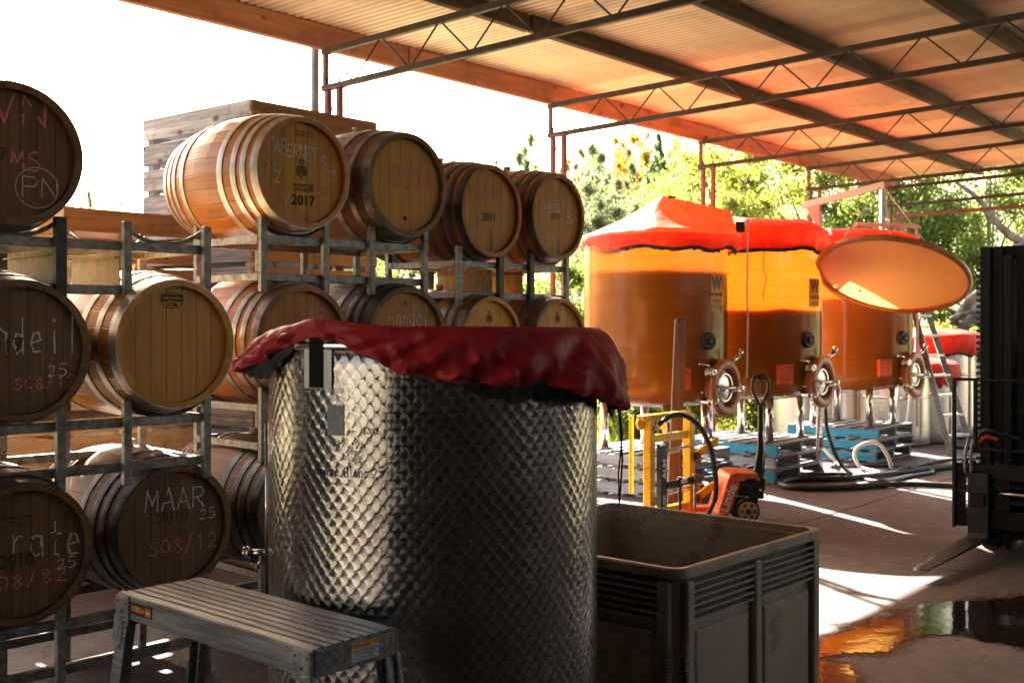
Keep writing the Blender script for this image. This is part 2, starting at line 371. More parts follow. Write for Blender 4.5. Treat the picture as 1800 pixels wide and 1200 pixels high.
m_puddle = wet('shallow_water', True); m_damp = wet('damp_concrete', False)
def leafmat(name, c1, c2, t1, t2):
    M = Mat(name); g = M.node('ShaderNodeNewGeometry'); r = E(M.T, g.outputs['Random Per Island'])
    col = M.mix(r, c1, c2); tcol = M.mix(r, t1, t2)
    p = M.pbsdf(color=col, rough=.5); t = M.node('ShaderNodeBsdfTranslucent'); M.set(t, 'Color', tcol)
    ms = M.node('ShaderNodeMixShader'); ms.inputs[0].default_value = .58
    M.T.links.new(p.outputs[0], ms.inputs[1]); M.T.links.new(t.outputs[0], ms.inputs[2]); return M.finish(ms.outputs[0])
lf_yel = leafmat('yellow_green_leaves', (.10, .13, .03), (.17, .18, .045), (.27, .35, .06), (.46, .46, .09))
lf_grn = leafmat('mid_green_leaves', (.06, .09, .02), (.11, .14, .035), (.17, .26, .05), (.33, .38, .08))
lf_gry = leafmat('grey_green_leaves', (.10, .12, .07), (.17, .19, .12), (.16, .2, .09), (.25, .28, .14))
lf_org = leafmat('orange_autumn_leaves', (.25, .12, .02), (.22, .17, .03), (.5, .25, .04), (.5, .4, .06))
lf_red = leafmat('pink_red_autumn_leaves', (.28, .06, .05), (.25, .1, .07), (.5, .1, .08), (.5, .18, .12))
lf_drk = leafmat('dark_conifer_needles', (.05, .10, .06), (.07, .13, .07), (.10, .2, .09), (.16, .26, .11))
# ------------------------------------------------------------------ writing
GL = {
'A': '0,0 2,6 4,0;1,2.2 3,2.2', 'B': '0,0 0,6 3,6 3.6,4.8 2.8,3.3 0,3.1;2.8,3.3 4,2 3.2,0 0,0', 'C': '4,5 2.6,6 .8,5 0,3 .8,.8 2.6,0 4,1',
'D': '0,0 0,6 2.6,5.6 4,3 2.6,.4 0,0', 'E': '4,6 0,6 0,0 4,0;0,3 3,3', 'F': '4,6 0,6 0,0;0,3 3,3', 'G': '4,5 2.5,6 .6,5 0,3 .8,.8 2.6,0 4,1 4,3 2.4,3', 'H': '0,0 0,6;4,0 4,6;0,3 4,3',
'I': '2,0 2,6', 'K': '0,0 0,6;4,6 0,2.6;1.2,3.4 4,0', 'L': '0,6 0,0 4,0', 'M': '0,0 .4,6 2,2 3.6,6 4,0', 'N': '0,0 0,6 4,0 4,6', 'O': '2,6 .4,5 0,3 .5,1 2,0 3.6,1 4,3 3.5,5 2,6',
'P': '0,0 0,6 3,6 4,4.6 3,3.1 0,3', 'R': '0,0 0,6 3,6 3.8,4.6 3,3.2 0,3;1.5,3 4,0', 'S': '3.8,5.2 2.4,6 .6,5.2 .6,3.9 3.2,2.6 3.8,1.2 2.4,0 .2,.6', 'T': '0,6 4,6;2,6 2,0', 'U': '0,6 0,1.5 1.4,0 3,0 4,1.5 4,6',
'V': '0,6 2,0 4,6', 'W': '0,6 1,0 2,4.5 3,0 4,6', 'X': '0,0 4,6;0,6 4,0', 'Z': '0,6 4,6 0,0 4,0', 'J': '3.5,6 3.5,1 2,0 .5,1',
'a': '3.4,3.6 1.6,4 .4,3 .4,1 1.6,0 3,.8 3.4,3.6 3.6,0', 'c': '3.4,3.4 1.8,4 .4,2.4 1,.4 3.4,.4', 'd': '3.4,3.4 1.4,4 .4,2 1.4,0 3.3,.8;3.4,7 3.5,0', 'e': '.4,2 3.4,2.4 2.6,4 1,3.8 .3,2 1,.2 3.4,.3',
'i': '2,4 2,0;2,5.4 2.1,5.8', 'l': '2,7 2,0', 'n': '.4,4 .5,0;.5,3 2,4 3.3,3.2 3.4,0', 'o': '2,4 .4,3 .4,1 2,0 3.5,1 3.5,3 2,4', 'r': '.5,4 .6,0;.6,2.8 1.8,4 3.2,3.8', 't': '1.8,6.4 1.8,.6 3,0;.4,4.2 3.4,4.2',
'u': '.4,4 .5,1 1.6,0 3.2,1;3.4,4 3.4,0', 'k': '.5,7 .5,0;3,4 .6,1.8 3.2,0', '0': '2,6 .5,5 .2,3 .6,1 2,0 3.4,1 3.8,3 3.4,5 2,6', '1': '.8,4.8 2,6 2,0', '2': '.3,4.8 1.6,6 3.4,5.2 3.2,3.4 .3,0 4,.1',
'3': '.4,5.4 2,6 3.5,4.8 2,3.2 3.7,1.7 2,0 .3,.7', '4': '2.8,0 2.8,6 0,2 4,2', '5': '3.6,6 .7,6 .5,3.4 2.4,3.8 3.7,2 2.4,0 .3,.5', '6': '3.2,6 .8,3.6 .3,1.4 1.8,0 3.6,1.2 2.6,3 .6,2.2', '7': '.2,6 3.8,6 1.5,0',
'8': '2,3.2 .6,4.6 2,6 3.4,4.6 2,3.2 .4,1.4 2,0 3.7,1.4 2,3.2', '/': '.5,-.5 3.4,6.6', '.': '1.8,0 2.1,.3', "'": '2,6.6 1.9,5.4', '-': '.5,3 3.5,3', ' ': ''}
def strokes(mb, text, x0, z0, h, w_=None, slant=0., jit=.03, lw=.006, y=0.0, rise=0., place=None, sp=1.0, seed=1):
    """hand-drawn ribbons in the local xz plane at depth y (facing -y)"""
    rg = random.Random(seed * 77 + len(text)); sx = (w_ or h * .62) / 4; sz = h / 6; x = x0
    for ch in text:
        dz = rg.uniform(-jit, jit) * h; k = 1 + rg.uniform(-.1, .12); rot = rg.uniform(-.1, .1)
        for st in GL.get(ch, '').split(';'):
            if not st: continue
            pts = [tuple(map(float, q.split(','))) for q in st.split()]
            W = []
            for a, b in pts:
                a2 = a * math.cos(rot) - b * math.sin(rot) * .5; b2 = b * math.cos(rot) + a * math.sin(rot) * .5
                X = x + a2 * sx * k + b2 * sz * slant; W.append(Vector((X, 0, z0 + dz + b2 * sz * k + (X - x0) * rise)))
            if place is None:
                W2 = []
                for p, q in zip(W, W[1:]):
                    for k2 in range(3): r2 = p.lerp(q, k2 / 3); W2.append(r2 + Vector((rg.uniform(-1, 1), 0, rg.uniform(-1, 1))) * h * .018)
                W = W2 + [W[-1]]
            for i in range(len(W) - 1):
                if place is None and rg.random() < .10: continue
                p, q = W[i], W[i + 1]; d = (q - p).normalized() if (q - p).length > 1e-7 else Vector((1, 0, 0)); n_ = Vector((-d.z, 0, d.x)) * lw * (.58 if place is None else .55) * rg.uniform(.55, 1.35)
                ex = d * lw * .35
                vs = [p - ex + n_, p - ex - n_, q + ex - n_, q + ex + n_]
                vs = [(v.x, y, v.z) for v in vs]
                if place: vs = [place(*v) for v in vs]
                mb.add(vs, [(0, 1, 2, 3)])
        x += sx * 5.4 * sp
    return mb
def font_mesh(name, text, size, mat, parent, M, extrude=.0006, bold=0.0, sx=1.0):
    cu = bpy.data.curves.new(name, 'FONT'); cu.body = text; cu.size = size; cu.extrude = extrude; cu.align_x = 'CENTER'; cu.align_y = 'CENTER'; cu.offset = bold; cu.resolution_u = 3
    t = bpy.data.objects.new(name, cu); COL.objects.link(t)
    dg = bpy.context.evaluated_depsgraph_get(); me = bpy.data.meshes.new_from_object(t.evaluated_get(dg)); bpy.data.objects.remove(t)
    me.name = name; me.materials.clear(); me.materials.append(mat)
    o = bpy.data.objects.new(name, me); link(o, parent); o.matrix_local = M @ Matrix.Diagonal((sx, 1, 1, 1)); return o
FRONT = Matrix(((1, 0, 0, 0), (0, 0, -1, 0), (0, 1, 0, 0), (0, 0, 0, 1)))   # text plane xy -> xz facing -y
# ------------------------------------------------------------------ ground and setting
TH = math.atan2(.7694, .6388)            # shed / pallet / tank yard direction
U = Vector((.6388, .7694, 0)); N = Vector((.7694, -.6388, 0))
def shed(u, w_, z=0.0): return U * u - N * w_ + Vector((0, 0, z))
m_bounce = pmat('bounce_ground_gravel', (.42, .36, .29), (.54, .47, .39), (4, 4, 4), .9, 0, .4, 0)
mb = MB()
def hgt(x, y):
    d = math.hypot(x, y); s = max(0, (y - 24) / 60); side = min(1, max(0, (x + 8) / 40))
    t = min(1, s); t = t * t * (3 - 2 * t)
    return -.06 + t * (2.0 + 11 * side) + (noise.noise(Vector((x * .05, y * .05, 0))) * 1.2 * t) + (max(0, y - 90) * .02 * side)
xs = [-300, -220, -150, -100, -70] + list(range(-56, 80, 4)) + [90, 110, 150, 220, 300]; ys = [-150, -60, -30, -10, 0, 10, 20] + list(range(24, 100, 4)) + [110, 130, 170, 230, 300]
vs = [(x, y, hgt(x, y)) for y in ys for x in xs]; nx = len(xs)
mb.add(vs, [(j * nx + i, j * nx + i + 1, (j + 1) * nx + i + 1, (j + 1) * nx + i) for j in range(len(ys) - 1) for i in range(nx - 1)], True)
g = mb.build('hillside_ground', m_grass); g['kind'] = 'structure'
mb = MB(); mb.box((4, 4, -.03), (60, 34, .04)); g = mb.build('gravel_yard', m_gravel, loc=(0, 0, 0)); g['kind'] = 'structure'
mb = MB(); mb.box((-17, -6, -.03), (24, 18, .046)); g = mb.build('pale_bounce_ground', m_bounce, loc=(0, 0, 0)); g['kind'] = 'structure'  # unseen pale ground added to warm the steel tank's reflection
# concrete slabs: real joints between them
fl = bpy.data.objects.new('concrete_floor', None); link(fl); fl['kind'] = 'structure'; fl.rotation_euler = (0, 0, TH)
ws = [8.6, 4.21, 1.31, -1.6, -4.5, -7.6]; us = [-7, -3.6, .2, 4.0, 7.8, 11.6, 15.4, 19.2]
for i in range(len(ws) - 1):
    for j in range(len(us) - 1):
        w1, w0 = ws[i], ws[i + 1]; u0, u1 = us[j], us[j + 1]
        MB().box(((u0 + u1) / 2, (w0 + w1) / 2, -.06), (u1 - u0 - .014, w1 - w0 - .014, .12)).build('slab', m_floor, fl, bev=.006)
# puddles with an irregular shore and a damp margin
def pool(outline, grow, z, mat, name, ins=.2):
    """a sheet whose 'inside' attribute is the distance from its shore, so the film frays out along the edge"""
    P0 = [F(*q, z) for q in outline]; K = len(P0); st = .035
    x0, x1 = min(p.x for p in P0) - .25, max(p.x for p in P0) + .25; y0, y1 = min(p.y for p in P0) - .25, max(p.y for p in P0) + .25
    nx_, ny_ = int((x1 - x0) / st) + 1, int((y1 - y0) / st) + 1; ds = {}
    def sdist(x, y):
        best = 9; ins_ = False
        for a, b in zip(P0, P0[1:] + P0[:1]):
            vx, vy = b.x - a.x, b.y - a.y; t = max(0, min(1, ((x - a.x) * vx + (y - a.y) * vy) / (vx * vx + vy * vy))); best = min(best, math.hypot(x - a.x - vx * t, y - a.y - vy * t))
            if (a.y > y) != (b.y > y) and x < (b.x - a.x) * (y - a.y) / (b.y - a.y) + a.x: ins_ = not ins_
        return best if ins_ else -best
    vs = []; val = []
    for j in range(ny_):
        for i in range(nx_): x, y = x0 + i * st, y0 + j * st; vs.append((x, y, z)); val.append((sdist(x, y) + grow) / ins)
    fs = [(j * nx_ + i, j * nx_ + i + 1, (j + 1) * nx_ + i + 1, (j + 1) * nx_ + i) for j in range(ny_ - 1) for i in range(nx_ - 1) if max(val[j * nx_ + i], val[j * nx_ + i + 1], val[(j + 1) * nx_ + i + 1], val[(j + 1) * nx_ + i]) > -.6]
    use = sorted({k for f in fs for k in f}); mp = {k: n for n, k in enumerate(use)}
    o = MB().add([vs[k] for k in use], [tuple(mp[k] for k in f) for f in fs]).build(name, mat); a = o.data.attributes.new('inside', 'FLOAT', 'POINT'); a.data.foreach_set('value', [min(1.3, val[k]) for k in use]); o['kind'] = 'structure'
big = [(1443, 1118), (1500, 1100), (1560, 1076), (1615, 1064), (1690, 1056), (1800, 1044), (1990, 1038), (2080, 1080), (2000, 1125), (1900, 1140), (1800, 1138), (1740, 1128), (1690, 1116), (1640, 1115), (1590, 1125), (1545, 1146), (1500, 1143), (1460, 1152), (1430, 1156), (1400, 1135)]
small = [(1400, 1170), (1450, 1158), (1500, 1168), (1525, 1190), (1500, 1215), (1440, 1225), (1390, 1200)]
pool(big, .10, .0015, m_damp, 'damp_patch', .22); pool(big, .05, .005, m_puddle, 'puddle', .13); pool(small, .08, .0022, m_damp, 'damp_patch', .2); pool(small, .03, .0057, m_puddle, 'puddle', .1)
# ------------------------------------------------------------------ shed
sh = thing('open_shed', 'open sided farm shed with corrugated roof on rusty lattice trusses and red posts', 'shed', (0, 0, 0), TH)
WE = 7.11; PW = [7.11, 5.73, 4.37, 3.05, 1.7, .3, -1.1, -2.5, -3.9, -5.3]
def rz_(w_): return 4.0 + .028 * (WE - w_)
U0, U1 = -4.2, 18.45
# corrugated sheets: waves run along w (down the slope); each sheet one part
def sheet_mesh(wid, w0, w1, name):
    per = .076; n = int(wid / per * 6); vs = []; fs = []
    for i in range(n + 1):
        x = wid * i / n; z = .019 * math.cos(2 * math.pi * x / per)
        vs += [(x, w0, z + rz_(w0)), (x, w1, z + rz_(w1))]
    for i in range(n): fs.append((2 * i, 2 * i + 2, 2 * i + 3, 2 * i + 1))
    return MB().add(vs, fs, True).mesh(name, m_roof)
wid = .76; segs = [(7.21, 1.6), (1.75, -6.0)]
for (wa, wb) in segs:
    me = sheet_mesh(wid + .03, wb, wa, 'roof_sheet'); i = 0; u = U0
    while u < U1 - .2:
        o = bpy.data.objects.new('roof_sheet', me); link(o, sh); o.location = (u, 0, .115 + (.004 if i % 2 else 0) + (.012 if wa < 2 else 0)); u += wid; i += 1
for k, w_ in enumerate(PW):
    nseg = 4; L = (U1 - U0) / nseg
    for j in range(nseg):
        big = k == 0; wd, ht = (.07, .20) if big else (.075, .13)
        o = plank(sh, 'purlin', (U0 + L * (j + .5), w_ + (.02 if j % 2 else 0), rz_(w_) + (.0 if big else .035)), (L - .01, wd, ht), m_eave if big else m_purlin, bev=.008)
# gutter lip under the eave sheets
MB().box(((U0 + U1) / 2, 7.215, 4.06), (U1 - U0, .008, .10)).box(((U0 + U1) / 2, 7.185, 4.01), (U1 - U0, .05, .008)).build('gutter', m_plate, sh)
POSTS = [6.18 + 3 * i for i in range(-3, 5)]
for u in POSTS:
    wend = -5.6; top = 0.115; dep = .30
    zt = lambda w_: rz_(w_) - top; zb = lambda w_: rz_(w_) - top - dep
    tr = bpy.data.objects.new('truss', None); link(tr, sh); tr.location = (u, 0, 0)
    MB().beam((0, WE + .03, zt(WE)), (0, wend, zt(wend)), .04, .05).build('top_chord', m_ruststeel, tr)
    MB().beam((0, WE + .03, zb(WE)), (0, wend, zb(wend)), .04, .045).build('bottom_chord', m_ruststeel, tr)
    MB().beam((0, WE, zb(WE) + .02), (0, WE, zt(WE)), .035, .035).build('end_strut', m_redsteel, tr)
    mb = MB(); w_ = WE - .02; s_ = .315; k = 0
    while w_ - s_ > wend:
        a = (0, w_, zt(w_) if k % 2 == 0 else zb(w_)); b = (0, w_ - s_, zb(w_ - s_) if k % 2 == 0 else zt(w_ - s_))
        MB().tube([a, b], .0075, 5).build('web_rod', m_ruststeel, tr); w_ -= s_; k += 1
    # double red column with wire bracing
    for k, w_ in enumerate((WE - .03, WE - .17)):
        MB().beam((u, w_, 0), (u, w_, zb(w_) - .024), .045, .045).build('post', m_redsteel, sh, bev=.004)
    mb = MB(); z = .3; k = 0
    while z < zb(WE) - .5:
        a = WE - .03 if k % 2 == 0 else WE - .17; b = WE - .17 if k % 2 == 0 else WE - .03
        MB().tube([(u, a, z), (u, b, z + .55)], .005, 5).build('brace_rod', m_redsteel, sh); z += .55; k += 1
    MB().box((u, WE - .10, zb(WE) - .012), (.07, .22, .012)).build('cap_plate', m_redsteel, sh)
    for w2 in (WE - .03, WE - .17): MB().tube([(u, w2, zb(WE) + .02), (u, w2, zb(WE) + .075)], .008, 6).build('bolt', m_redsteel, sh)
for u in (6.18, 18.18):
    MB().tube([(u - .03, WE + .1, 0), (u - .03, WE + .1, 3.95)], .037 if u < 10 else .045, 14).build('downpipe', m_pipe, sh)
# far end tie beams and unseen back wall, with side walls added to shape the light
MB().beam((18.18, WE, 3.42), (18.18, -5.6, 3.62), .05, .05).build('end_tie', m_redsteel, sh)
bw = thing('unseen_shed_wall', 'unseen dark back wall of the shed, with side walls added to shape light', 'wall', (0, 0, 0), TH)
m_wall = pmat('dark_wall_sheet', (.05, .045, .04), (.09, .08, .07), (2, 2, 2), .7, 0, .1, 0)
m_wall2 = pmat('added_wall_sheet', (.07, .06, .05), (.11, .095, .08), (2, 2, 2), .7, 0, .1, 0)
MB().box((-3.9, -1.85, 2.1), (.06, 8.1, 4.2)).build('unseen_wall', m_wall, bw)
MB().box((-1.35, 7.0, 2.05), (5.2, .06, 4.1)).build('unseen_wall', m_wall, bw)  # unseen left wall, added to darken the lower left
MB().box((.55, -5.9, 2.1), (8.9, .06, 4.2)).build('added_side_wall', m_wall2, bw)  # unseen right wall, added to keep the steel tank's right side dark
MB().box((11.7, -5.9, 1.4), (13.4, .06, 2.8)).build('added_side_wall', m_wall2, bw)  # lower here: an invented gap lets sky light onto the barrel heads
# ------------------------------------------------------------------ barrels
BL = .95; RH = .292; RB = .352
def brad(y, rh=RH, rb=RB): t = 2 * y / BL - 1; return rh + (rb - rh) * (1 - abs(t) ** 2.0)
def stave_mesh(mat, n=26):
    a = math.pi / n; rows = [0, .04, .12, .26, .42, .475, .53, .69, .83, .91, .95]; vs = []; fs = []; m = 6
    for y in rows:
        r = brad(y)
        for ang, dr in ((-a * .99, -.0015), (-a * .88, 0), (a * .88, 0), (a * .99, -.0015), (a * .985, -.026), (-a * .985, -.026)):
            vs.append(((r + dr) * math.sin(ang), y, (r + dr) * math.cos(ang)))
    for i in range(len(rows) - 1):
        for k in range(m):
            fs.append((i * m + k, (i + 1) * m + k, (i + 1) * m + (k + 1) % m, i * m + (k + 1) % m))
    fs.append(tuple(range(m))); fs.append(tuple((len(rows) - 1) * m + k for k in range(m))[::-1])
    return MB().add(vs, fs, False).mesh('stave', mat)
def hoop_mesh(y0, y1, mat):
    off = .0035; n = 56; vs = []
    sec = [(y0, brad(y0) - .002), (y0, brad(y0) + off), ((y0 + y1) / 2, brad((y0 + y1) / 2) + off + .0006), (y1, brad(y1) + off), (y1, brad(y1) - .002)]
    for y, r in sec:
        for k in range(n): a = 2 * math.pi * k / n; vs.append((r * math.sin(a), y, r * math.cos(a)))
    fs = []
    for i in range(len(sec) - 1):
        for k in range(n): fs.append((i * n + k, i * n + (k + 1) % n, (i + 1) * n + (k + 1) % n, (i + 1) * n + k))
    mb = MB()
    for i in range(len(sec) - 1): mb.add(vs[i * n:(i + 2) * n], [(k, (k + 1) % n, n + (k + 1) % n, n + k) for k in range(n)], True)
    yy = (y0 + y1) / 2
    for k in (-1, 1):   # rivets
        a = .05 + k * .025; r = brad(yy) + off; mb.lathe([(.0055, 0), (.004, .003), (0, .004)], 6, Matrix.Translation((r * math.sin(a), yy, r * math.cos(a))) @ Matrix.Rotation(-a * 1.0, 4, 'Y'))
    return mb.mesh('hoop', mat)
HO = {4: [(.004, .052), (.088, .124), (.158, .196), (.262, .304)], 3: [(.004, .058), (.12, .158), (.245, .288)]}
_st = {}; _ho = {}; _hb = {}
def head_boards(kind, nb=7):
    r = RH - .026; x0 = -r; wd = 2 * r / nb; out = []
    for b in range(nb):
        xa = x0 + b * wd + .0012; xb = x0 + (b + 1) * wd - .0012; pts = []
        for i in range(7): x = xa + (xb - xa) * i / 6; pts.append((x, math.sqrt(max(0, r * r - x * x))))
        up = pts; dn = [(x, -z) for x, z in reversed(pts)]; ring = up + dn; n = len(ring)
        vs = [(x, .034, z) for x, z in ring] + [(x, .05, z) for x, z in ring]
        fs = [tuple(range(n)), tuple(range(n, 2 * n))[::-1]] + [(i, n + i, n + (i + 1) % n, (i + 1) % n) for i in range(n)]
        out.append(MB().add(vs, fs).mesh('head_board', m_head[kind]))
    return out
def barrel(label, pos, th, wood_k=0, head_k=0, hoop_k=0, nh=4, group='oak wine barrels lying in the steel racks', bung=True, tilt=0, spin=0.0):
    t = thing('wine_barrel', label, 'barrel', pos, th, group)
    if wood_k not in _st: _st[wood_k] = stave_mesh(m_oak[wood_k])
    n = 26
    for k in range(n):
        o = bpy.data.objects.new('stave', _st[wood_k]); link(o, t); o.rotation_euler = (0, 2 * math.pi * k / n + spin, 0)
    for i, (a, b) in enumerate(HO[nh]):
        for rear in (0, 1):
            key = (hoop_k, nh, i, rear)
            if key not in _ho: _ho[key] = hoop_mesh(a, b, m_hoop[hoop_k]) if not rear else hoop_mesh(BL - b, BL - a, m_hoop[hoop_k])
            o = bpy.data.objects.new('hoop', _ho[key]); link(o, t); o.rotation_euler = (0, random.uniform(-.4, .6), 0)
    if head_k not in _hb: _hb[head_k] = head_boards(head_k)
    for me in _hb[head_k]:
        o = bpy.data.objects.new('head_board', me); link(o, t); o.rotation_euler = (0, tilt, 0)
        o = bpy.data.objects.new('head_board', me); link(o, t); o.rotation_euler = (0, tilt, math.pi); o.location = (0, BL, 0)
    if bung:
        MB().lathe([(.0, .34), (.022, .34), (.027, .375), (.03, .378), (.03, .384), (.0, .386)], 14).build('bung', m_bung, t, (0, BL / 2, 0))
    return t
def marks(t, items, mat, name='chalk_writing', y=.0325):
    mb = MB(); s = 3
    for it in items:
        s += 1; strokes(mb, it[0], it[1], it[2], it[3], w_=it[4] if len(it) > 4 else None, lw=it[5] if len(it) > 5 else .006, rise=it[6] if len(it) > 6 else 0, y=y, seed=s)
    o = mb.build(name, mat, t); o['kind'] = 'stuff'; return o
def ringmark(mb, cx, cz, rx, rz2, lw=.004, y=.0325, a0=0, a1=2 * math.pi, n=28):
    for i in range(n):
        a = a0 + (a1 - a0) * i / n; b = a0 + (a1 - a0) * (i + 1) / n
        vs = [(cx + (rx + s) * math.cos(q), y, cz + (rz2 + s) * math.sin(q)) for q, s in ((a, -lw / 2), (b, -lw / 2), (b, lw / 2), (a, lw / 2))]
        mb.add(vs, [(0, 1, 2, 3)])
def crest(t, x, z, s):
    mb = MB(); ringmark(mb, x, z, .35 * s, .42 * s, .1 * s); ringmark(mb, x, z + .72 * s, .28 * s, .16 * s, .09 * s)
    for k in range(5):
        a = -.8 + k * .4; mb.add([(x - .06 * s + math.sin(a) * .3 * s, .0325, z + .8 * s), (x + math.sin(a) * .48 * s, .0325, z + 1.12 * s), (x + .06 * s + math.sin(a) * .3 * s, .0325, z + .8 * s)], [(0, 1, 2)])
    for k in (-1, 1):
        for j in range(4):
            a = k * (.5 + j * .45); mb.add([(x + .42 * s * math.sin(a), .0325, z - .45 * s * math.cos(a)), (x + .85 * s * math.sin(a + .25 * k), .0325, z - .8 * s * math.cos(a)), (x + .5 * s * math.sin(a + .5 * k), .0325, z - .5 * s * math.cos(a + .4 * k))], [(0, 1, 2)])
        strokes(mb, 'X', x - .3 * s, z - .95 * s, .45 * s, .6 * s, lw=.07 * s, y=.0325)
    ringmark(mb, x, z, .16 * s, .2 * s, .16 * s)
    return mb.build('printed_crest', m_ink, t)
def stencil(t, text, x, z, size, sx=1.0, bold=.0, name='stencil_print', rot=0):
    return font_mesh(name, text, size, m_ink, t, Matrix.Translation((x, .0322, z)) @ Matrix.Rotation(rot, 4, 'Y') @ FRONT, .0003, bold, sx)
ZT = {1: 2.36, 2: 1.555, 3: .69}
RK = {'AB': ((-2.032, 4.72), R(45)), 'CD': ((-1.09, 6.0), R(46)), 'EF': ((-.135, 7.3), R(50))}
SPC = {'AB': .705, 'CD': .72, 'EF': .72}
def at_rack(r, cell, z, dx=0, dy=0):
    (x, y), th = RK[r]; c_, s_ = math.cos(th), math.sin(th); a = SPC[r] * cell + dx
    return (x + a * c_ - dy * s_, y + a * s_ + dy * c_, z)
def B(label, r, cell, z, dx=0, dy=0, **k): return barrel(label, at_rack(r, cell, z, dx, dy), RK[r][1], **k)
a1 = B('dark top tier barrel at the left edge with PN circled in chalk', 'AB', 0, 2.36, -.035, 0, wood_k=2, head_k=2, hoop_k=2, nh=3)
marks(a1, [('WVN', -.19, .13, .12, .09, .008)], m_pink); marks(a1, [('26 MS', -.2, -.06, .075, .05, .006)], m_pink)
mb = MB(); strokes(mb, 'PN', .05, -.17, .08, .06, lw=.004, y=.0325, seed=9); ringmark(mb, .11, -.13, .09, .085, .003); mb.build('chalk_writing', m_chalk, a1)['kind'] = 'stuff'; stencil(a1, '2017', -.1, -.01, .09)
a2 = B('dark middle tier barrel at the left edge with a tall white chalk name', 'AB', 0, 1.545, wood_k=2, head_k=2, hoop_k=2, nh=3)
marks(a2, [('Kindeil', -.25, -.01, .14, .055, .006)], m_chalk); marks(a2, [('25', .12, -.11, .05, .035, .004)], m_chalk); marks(a2, [('SC8/12', -.02, -.16, .05, .033, .005)], m_pink); stencil(a2, '2017', -.07, .02, .09)
a3 = B('dark barrel in the bottom tier at the left edge chalked Pirate over 2010', 'AB', 0, .70, .01, wood_k=2, head_k=2, hoop_k=2, nh=4)
marks(a3, [('Pirate', -.2, -.01, .13, .058, .006, -.05)], m_chalk); marks(a3, [('25', .15, -.09, .045, .035, .004)], m_chalk); marks(a3, [('SO8/82', -.16, -.14, .06, .045, .005)], m_pink)
stencil(a3, '2010', -.02, -.03, .08, .9, .001); stencil(a3, 'Tonnellerie\n- Fine -', -.02, .14, .028)
MB().box((0, .02, .302), (.03, .04, .004)).build('paper_tag', m_bung, a3)
b2 = B('clean pale oak barrel with an oval black stamp and pink PN mark', 'AB', 1, 1.565, wood_k=3, head_k=3, hoop_k=0, nh=3)
mb = MB(); ringmark(mb, -.01, .2, .055, .037, .004); mb.build('oval_stamp', m_ink, b2)
stencil(b2, 'TONNELLERIE\nHAUTE FORET\nALLIER', -.01, .2, .02, .9, .0006); marks(b2, [('PN', .12, -.06, .05, .035, .0035)], m_pink); stencil(b2, 'TERRE', .0, -.278, .03, 1, .0006)
b3 = B('dark barrel in the bottom tier chalked MAAR over SO8/12, beside the barrel marked Pirate', 'AB', 1, .70, .06, .12, wood_k=2, head_k=2, hoop_k=2, nh=4)
marks(b3, [('MAAR', -.14, .08, .1, .06, .005)], m_chalk); marks(b3, [('SO8/12', -.12, -.12, .07, .045, .005)], m_pink); marks(b3, [('25', .14, .02, .05, .035, .004)], m_chalk); stencil(b3, '2010', .0, .05, .08)
MB().box((0, .02, .302), (.03, .04, .004)).build('paper_tag', m_bung, b3)
c1 = B('golden barrel on top of the rack, chalked CABERNET S. above a crest and 2017', 'CD', 0, 2.454, wood_k=0, head_k=0, hoop_k=0, nh=4)
marks(c1, [('CABERNET', -.205, .10, .07, .029, .0065, -.12), ('S.', .125, .03, .085, .05, .0065)], m_chalk)
marks(c1, [('24/', -.23, .0, .05, .03, .004, -.2), ('2', -.17, -.06, .06, .03, .004), ('25', .16, -.02, .05, .03, .004), ('V', -.12, -.17, .05, .04, .004)], m_chalk); marks(c1, [('SO8/12', .06, -.1, .045, .032, .004, -.05)], m_pink)
crest(c1, 0, .02, .055); stencil(c1, '2017', .01, -.145, .075, 1.0, .002); stencil(c1, 'MONARQUE\nFINE GRAIN', .01, -.075, .024); stencil(c1, 'FRENCH OAK\nMEDIUM TOAST', .02, .21, .018); mb = MB(); ringmark(mb, .02, -.225, .016, .016, .003); mb.build('printed_ring', m_ink, c1)
d1 = B('golden headed barrel with a dark knot hole beside the CABERNET S. barrel', 'CD', 1, 2.455, wood_k=2, head_k=0, hoop_k=1, nh=3)
marks(d1, [('CABERNET', -.16, .05, .05, .033, .004), ('SO8 8.2 20', -.16, -.02, .05, .03, .004), ('Q', -.1, -.1, .05, .03, .004)], m_pink); mb = MB(); ringmark(mb, -.12, -.12, .03, .035, .004); ringmark(mb, .01, .19, .04, .03, .004); mb.build('chalk_writing', m_pink, d1)['kind'] = 'stuff'
MB().lathe([(0, 0), (.014, 0), (.014, .003), (0, .003)], 14).build('knot_hole', m_black, d1, (0, .033, -.19), (R(90), 0, 0))
e1 = B('barrel with dark hoops on the top tier chalked MAAR above 2011, third from the left', 'EF', 0, 2.384, .02, wood_k=1, head_k=1, hoop_k=2, nh=4)
marks(e1, [('MAAR', -.12, .06, .09, .05, .005)], m_pink); stencil(e1, '2011', 0, -.04, .07, 1, .002); marks(e1, [('2XL', -.14, -.1, .06, .04, .004)], m_pink)
f1 = B('barrel at the right end of the top tier beside the barrel chalked 2011', 'EF', 1, 2.40, wood_k=1, head_k=1, hoop_k=2, nh=4)
marks(f1, [('CABERNET S.', -.16, .03, .06, .024, .0045)], m_chalk); stencil(f1, '2011', 0, .0, .06); marks(f1, [('25', .12, -.03, .05, .03, .004), ('///', -.12, -.2, .06, .025, .004)], m_chalk); marks(f1, [('MR', .03, -.2, .05, .04, .005)], m_pink)
def drip(t, x, z, h):
    MB().add([(x - .018, .0328, z), (x + .018, .0328, z), (x + .006, .0328, z + h), (x - .004, .0328, z + h)], [(0, 1, 2, 3)]).build('wine_stain', m_stain, t)
m_stain = pmat('wine_stain', (.10, .03, .02), (.16, .06, .03), (20, 20, 20), .5, 0, 0, 0)
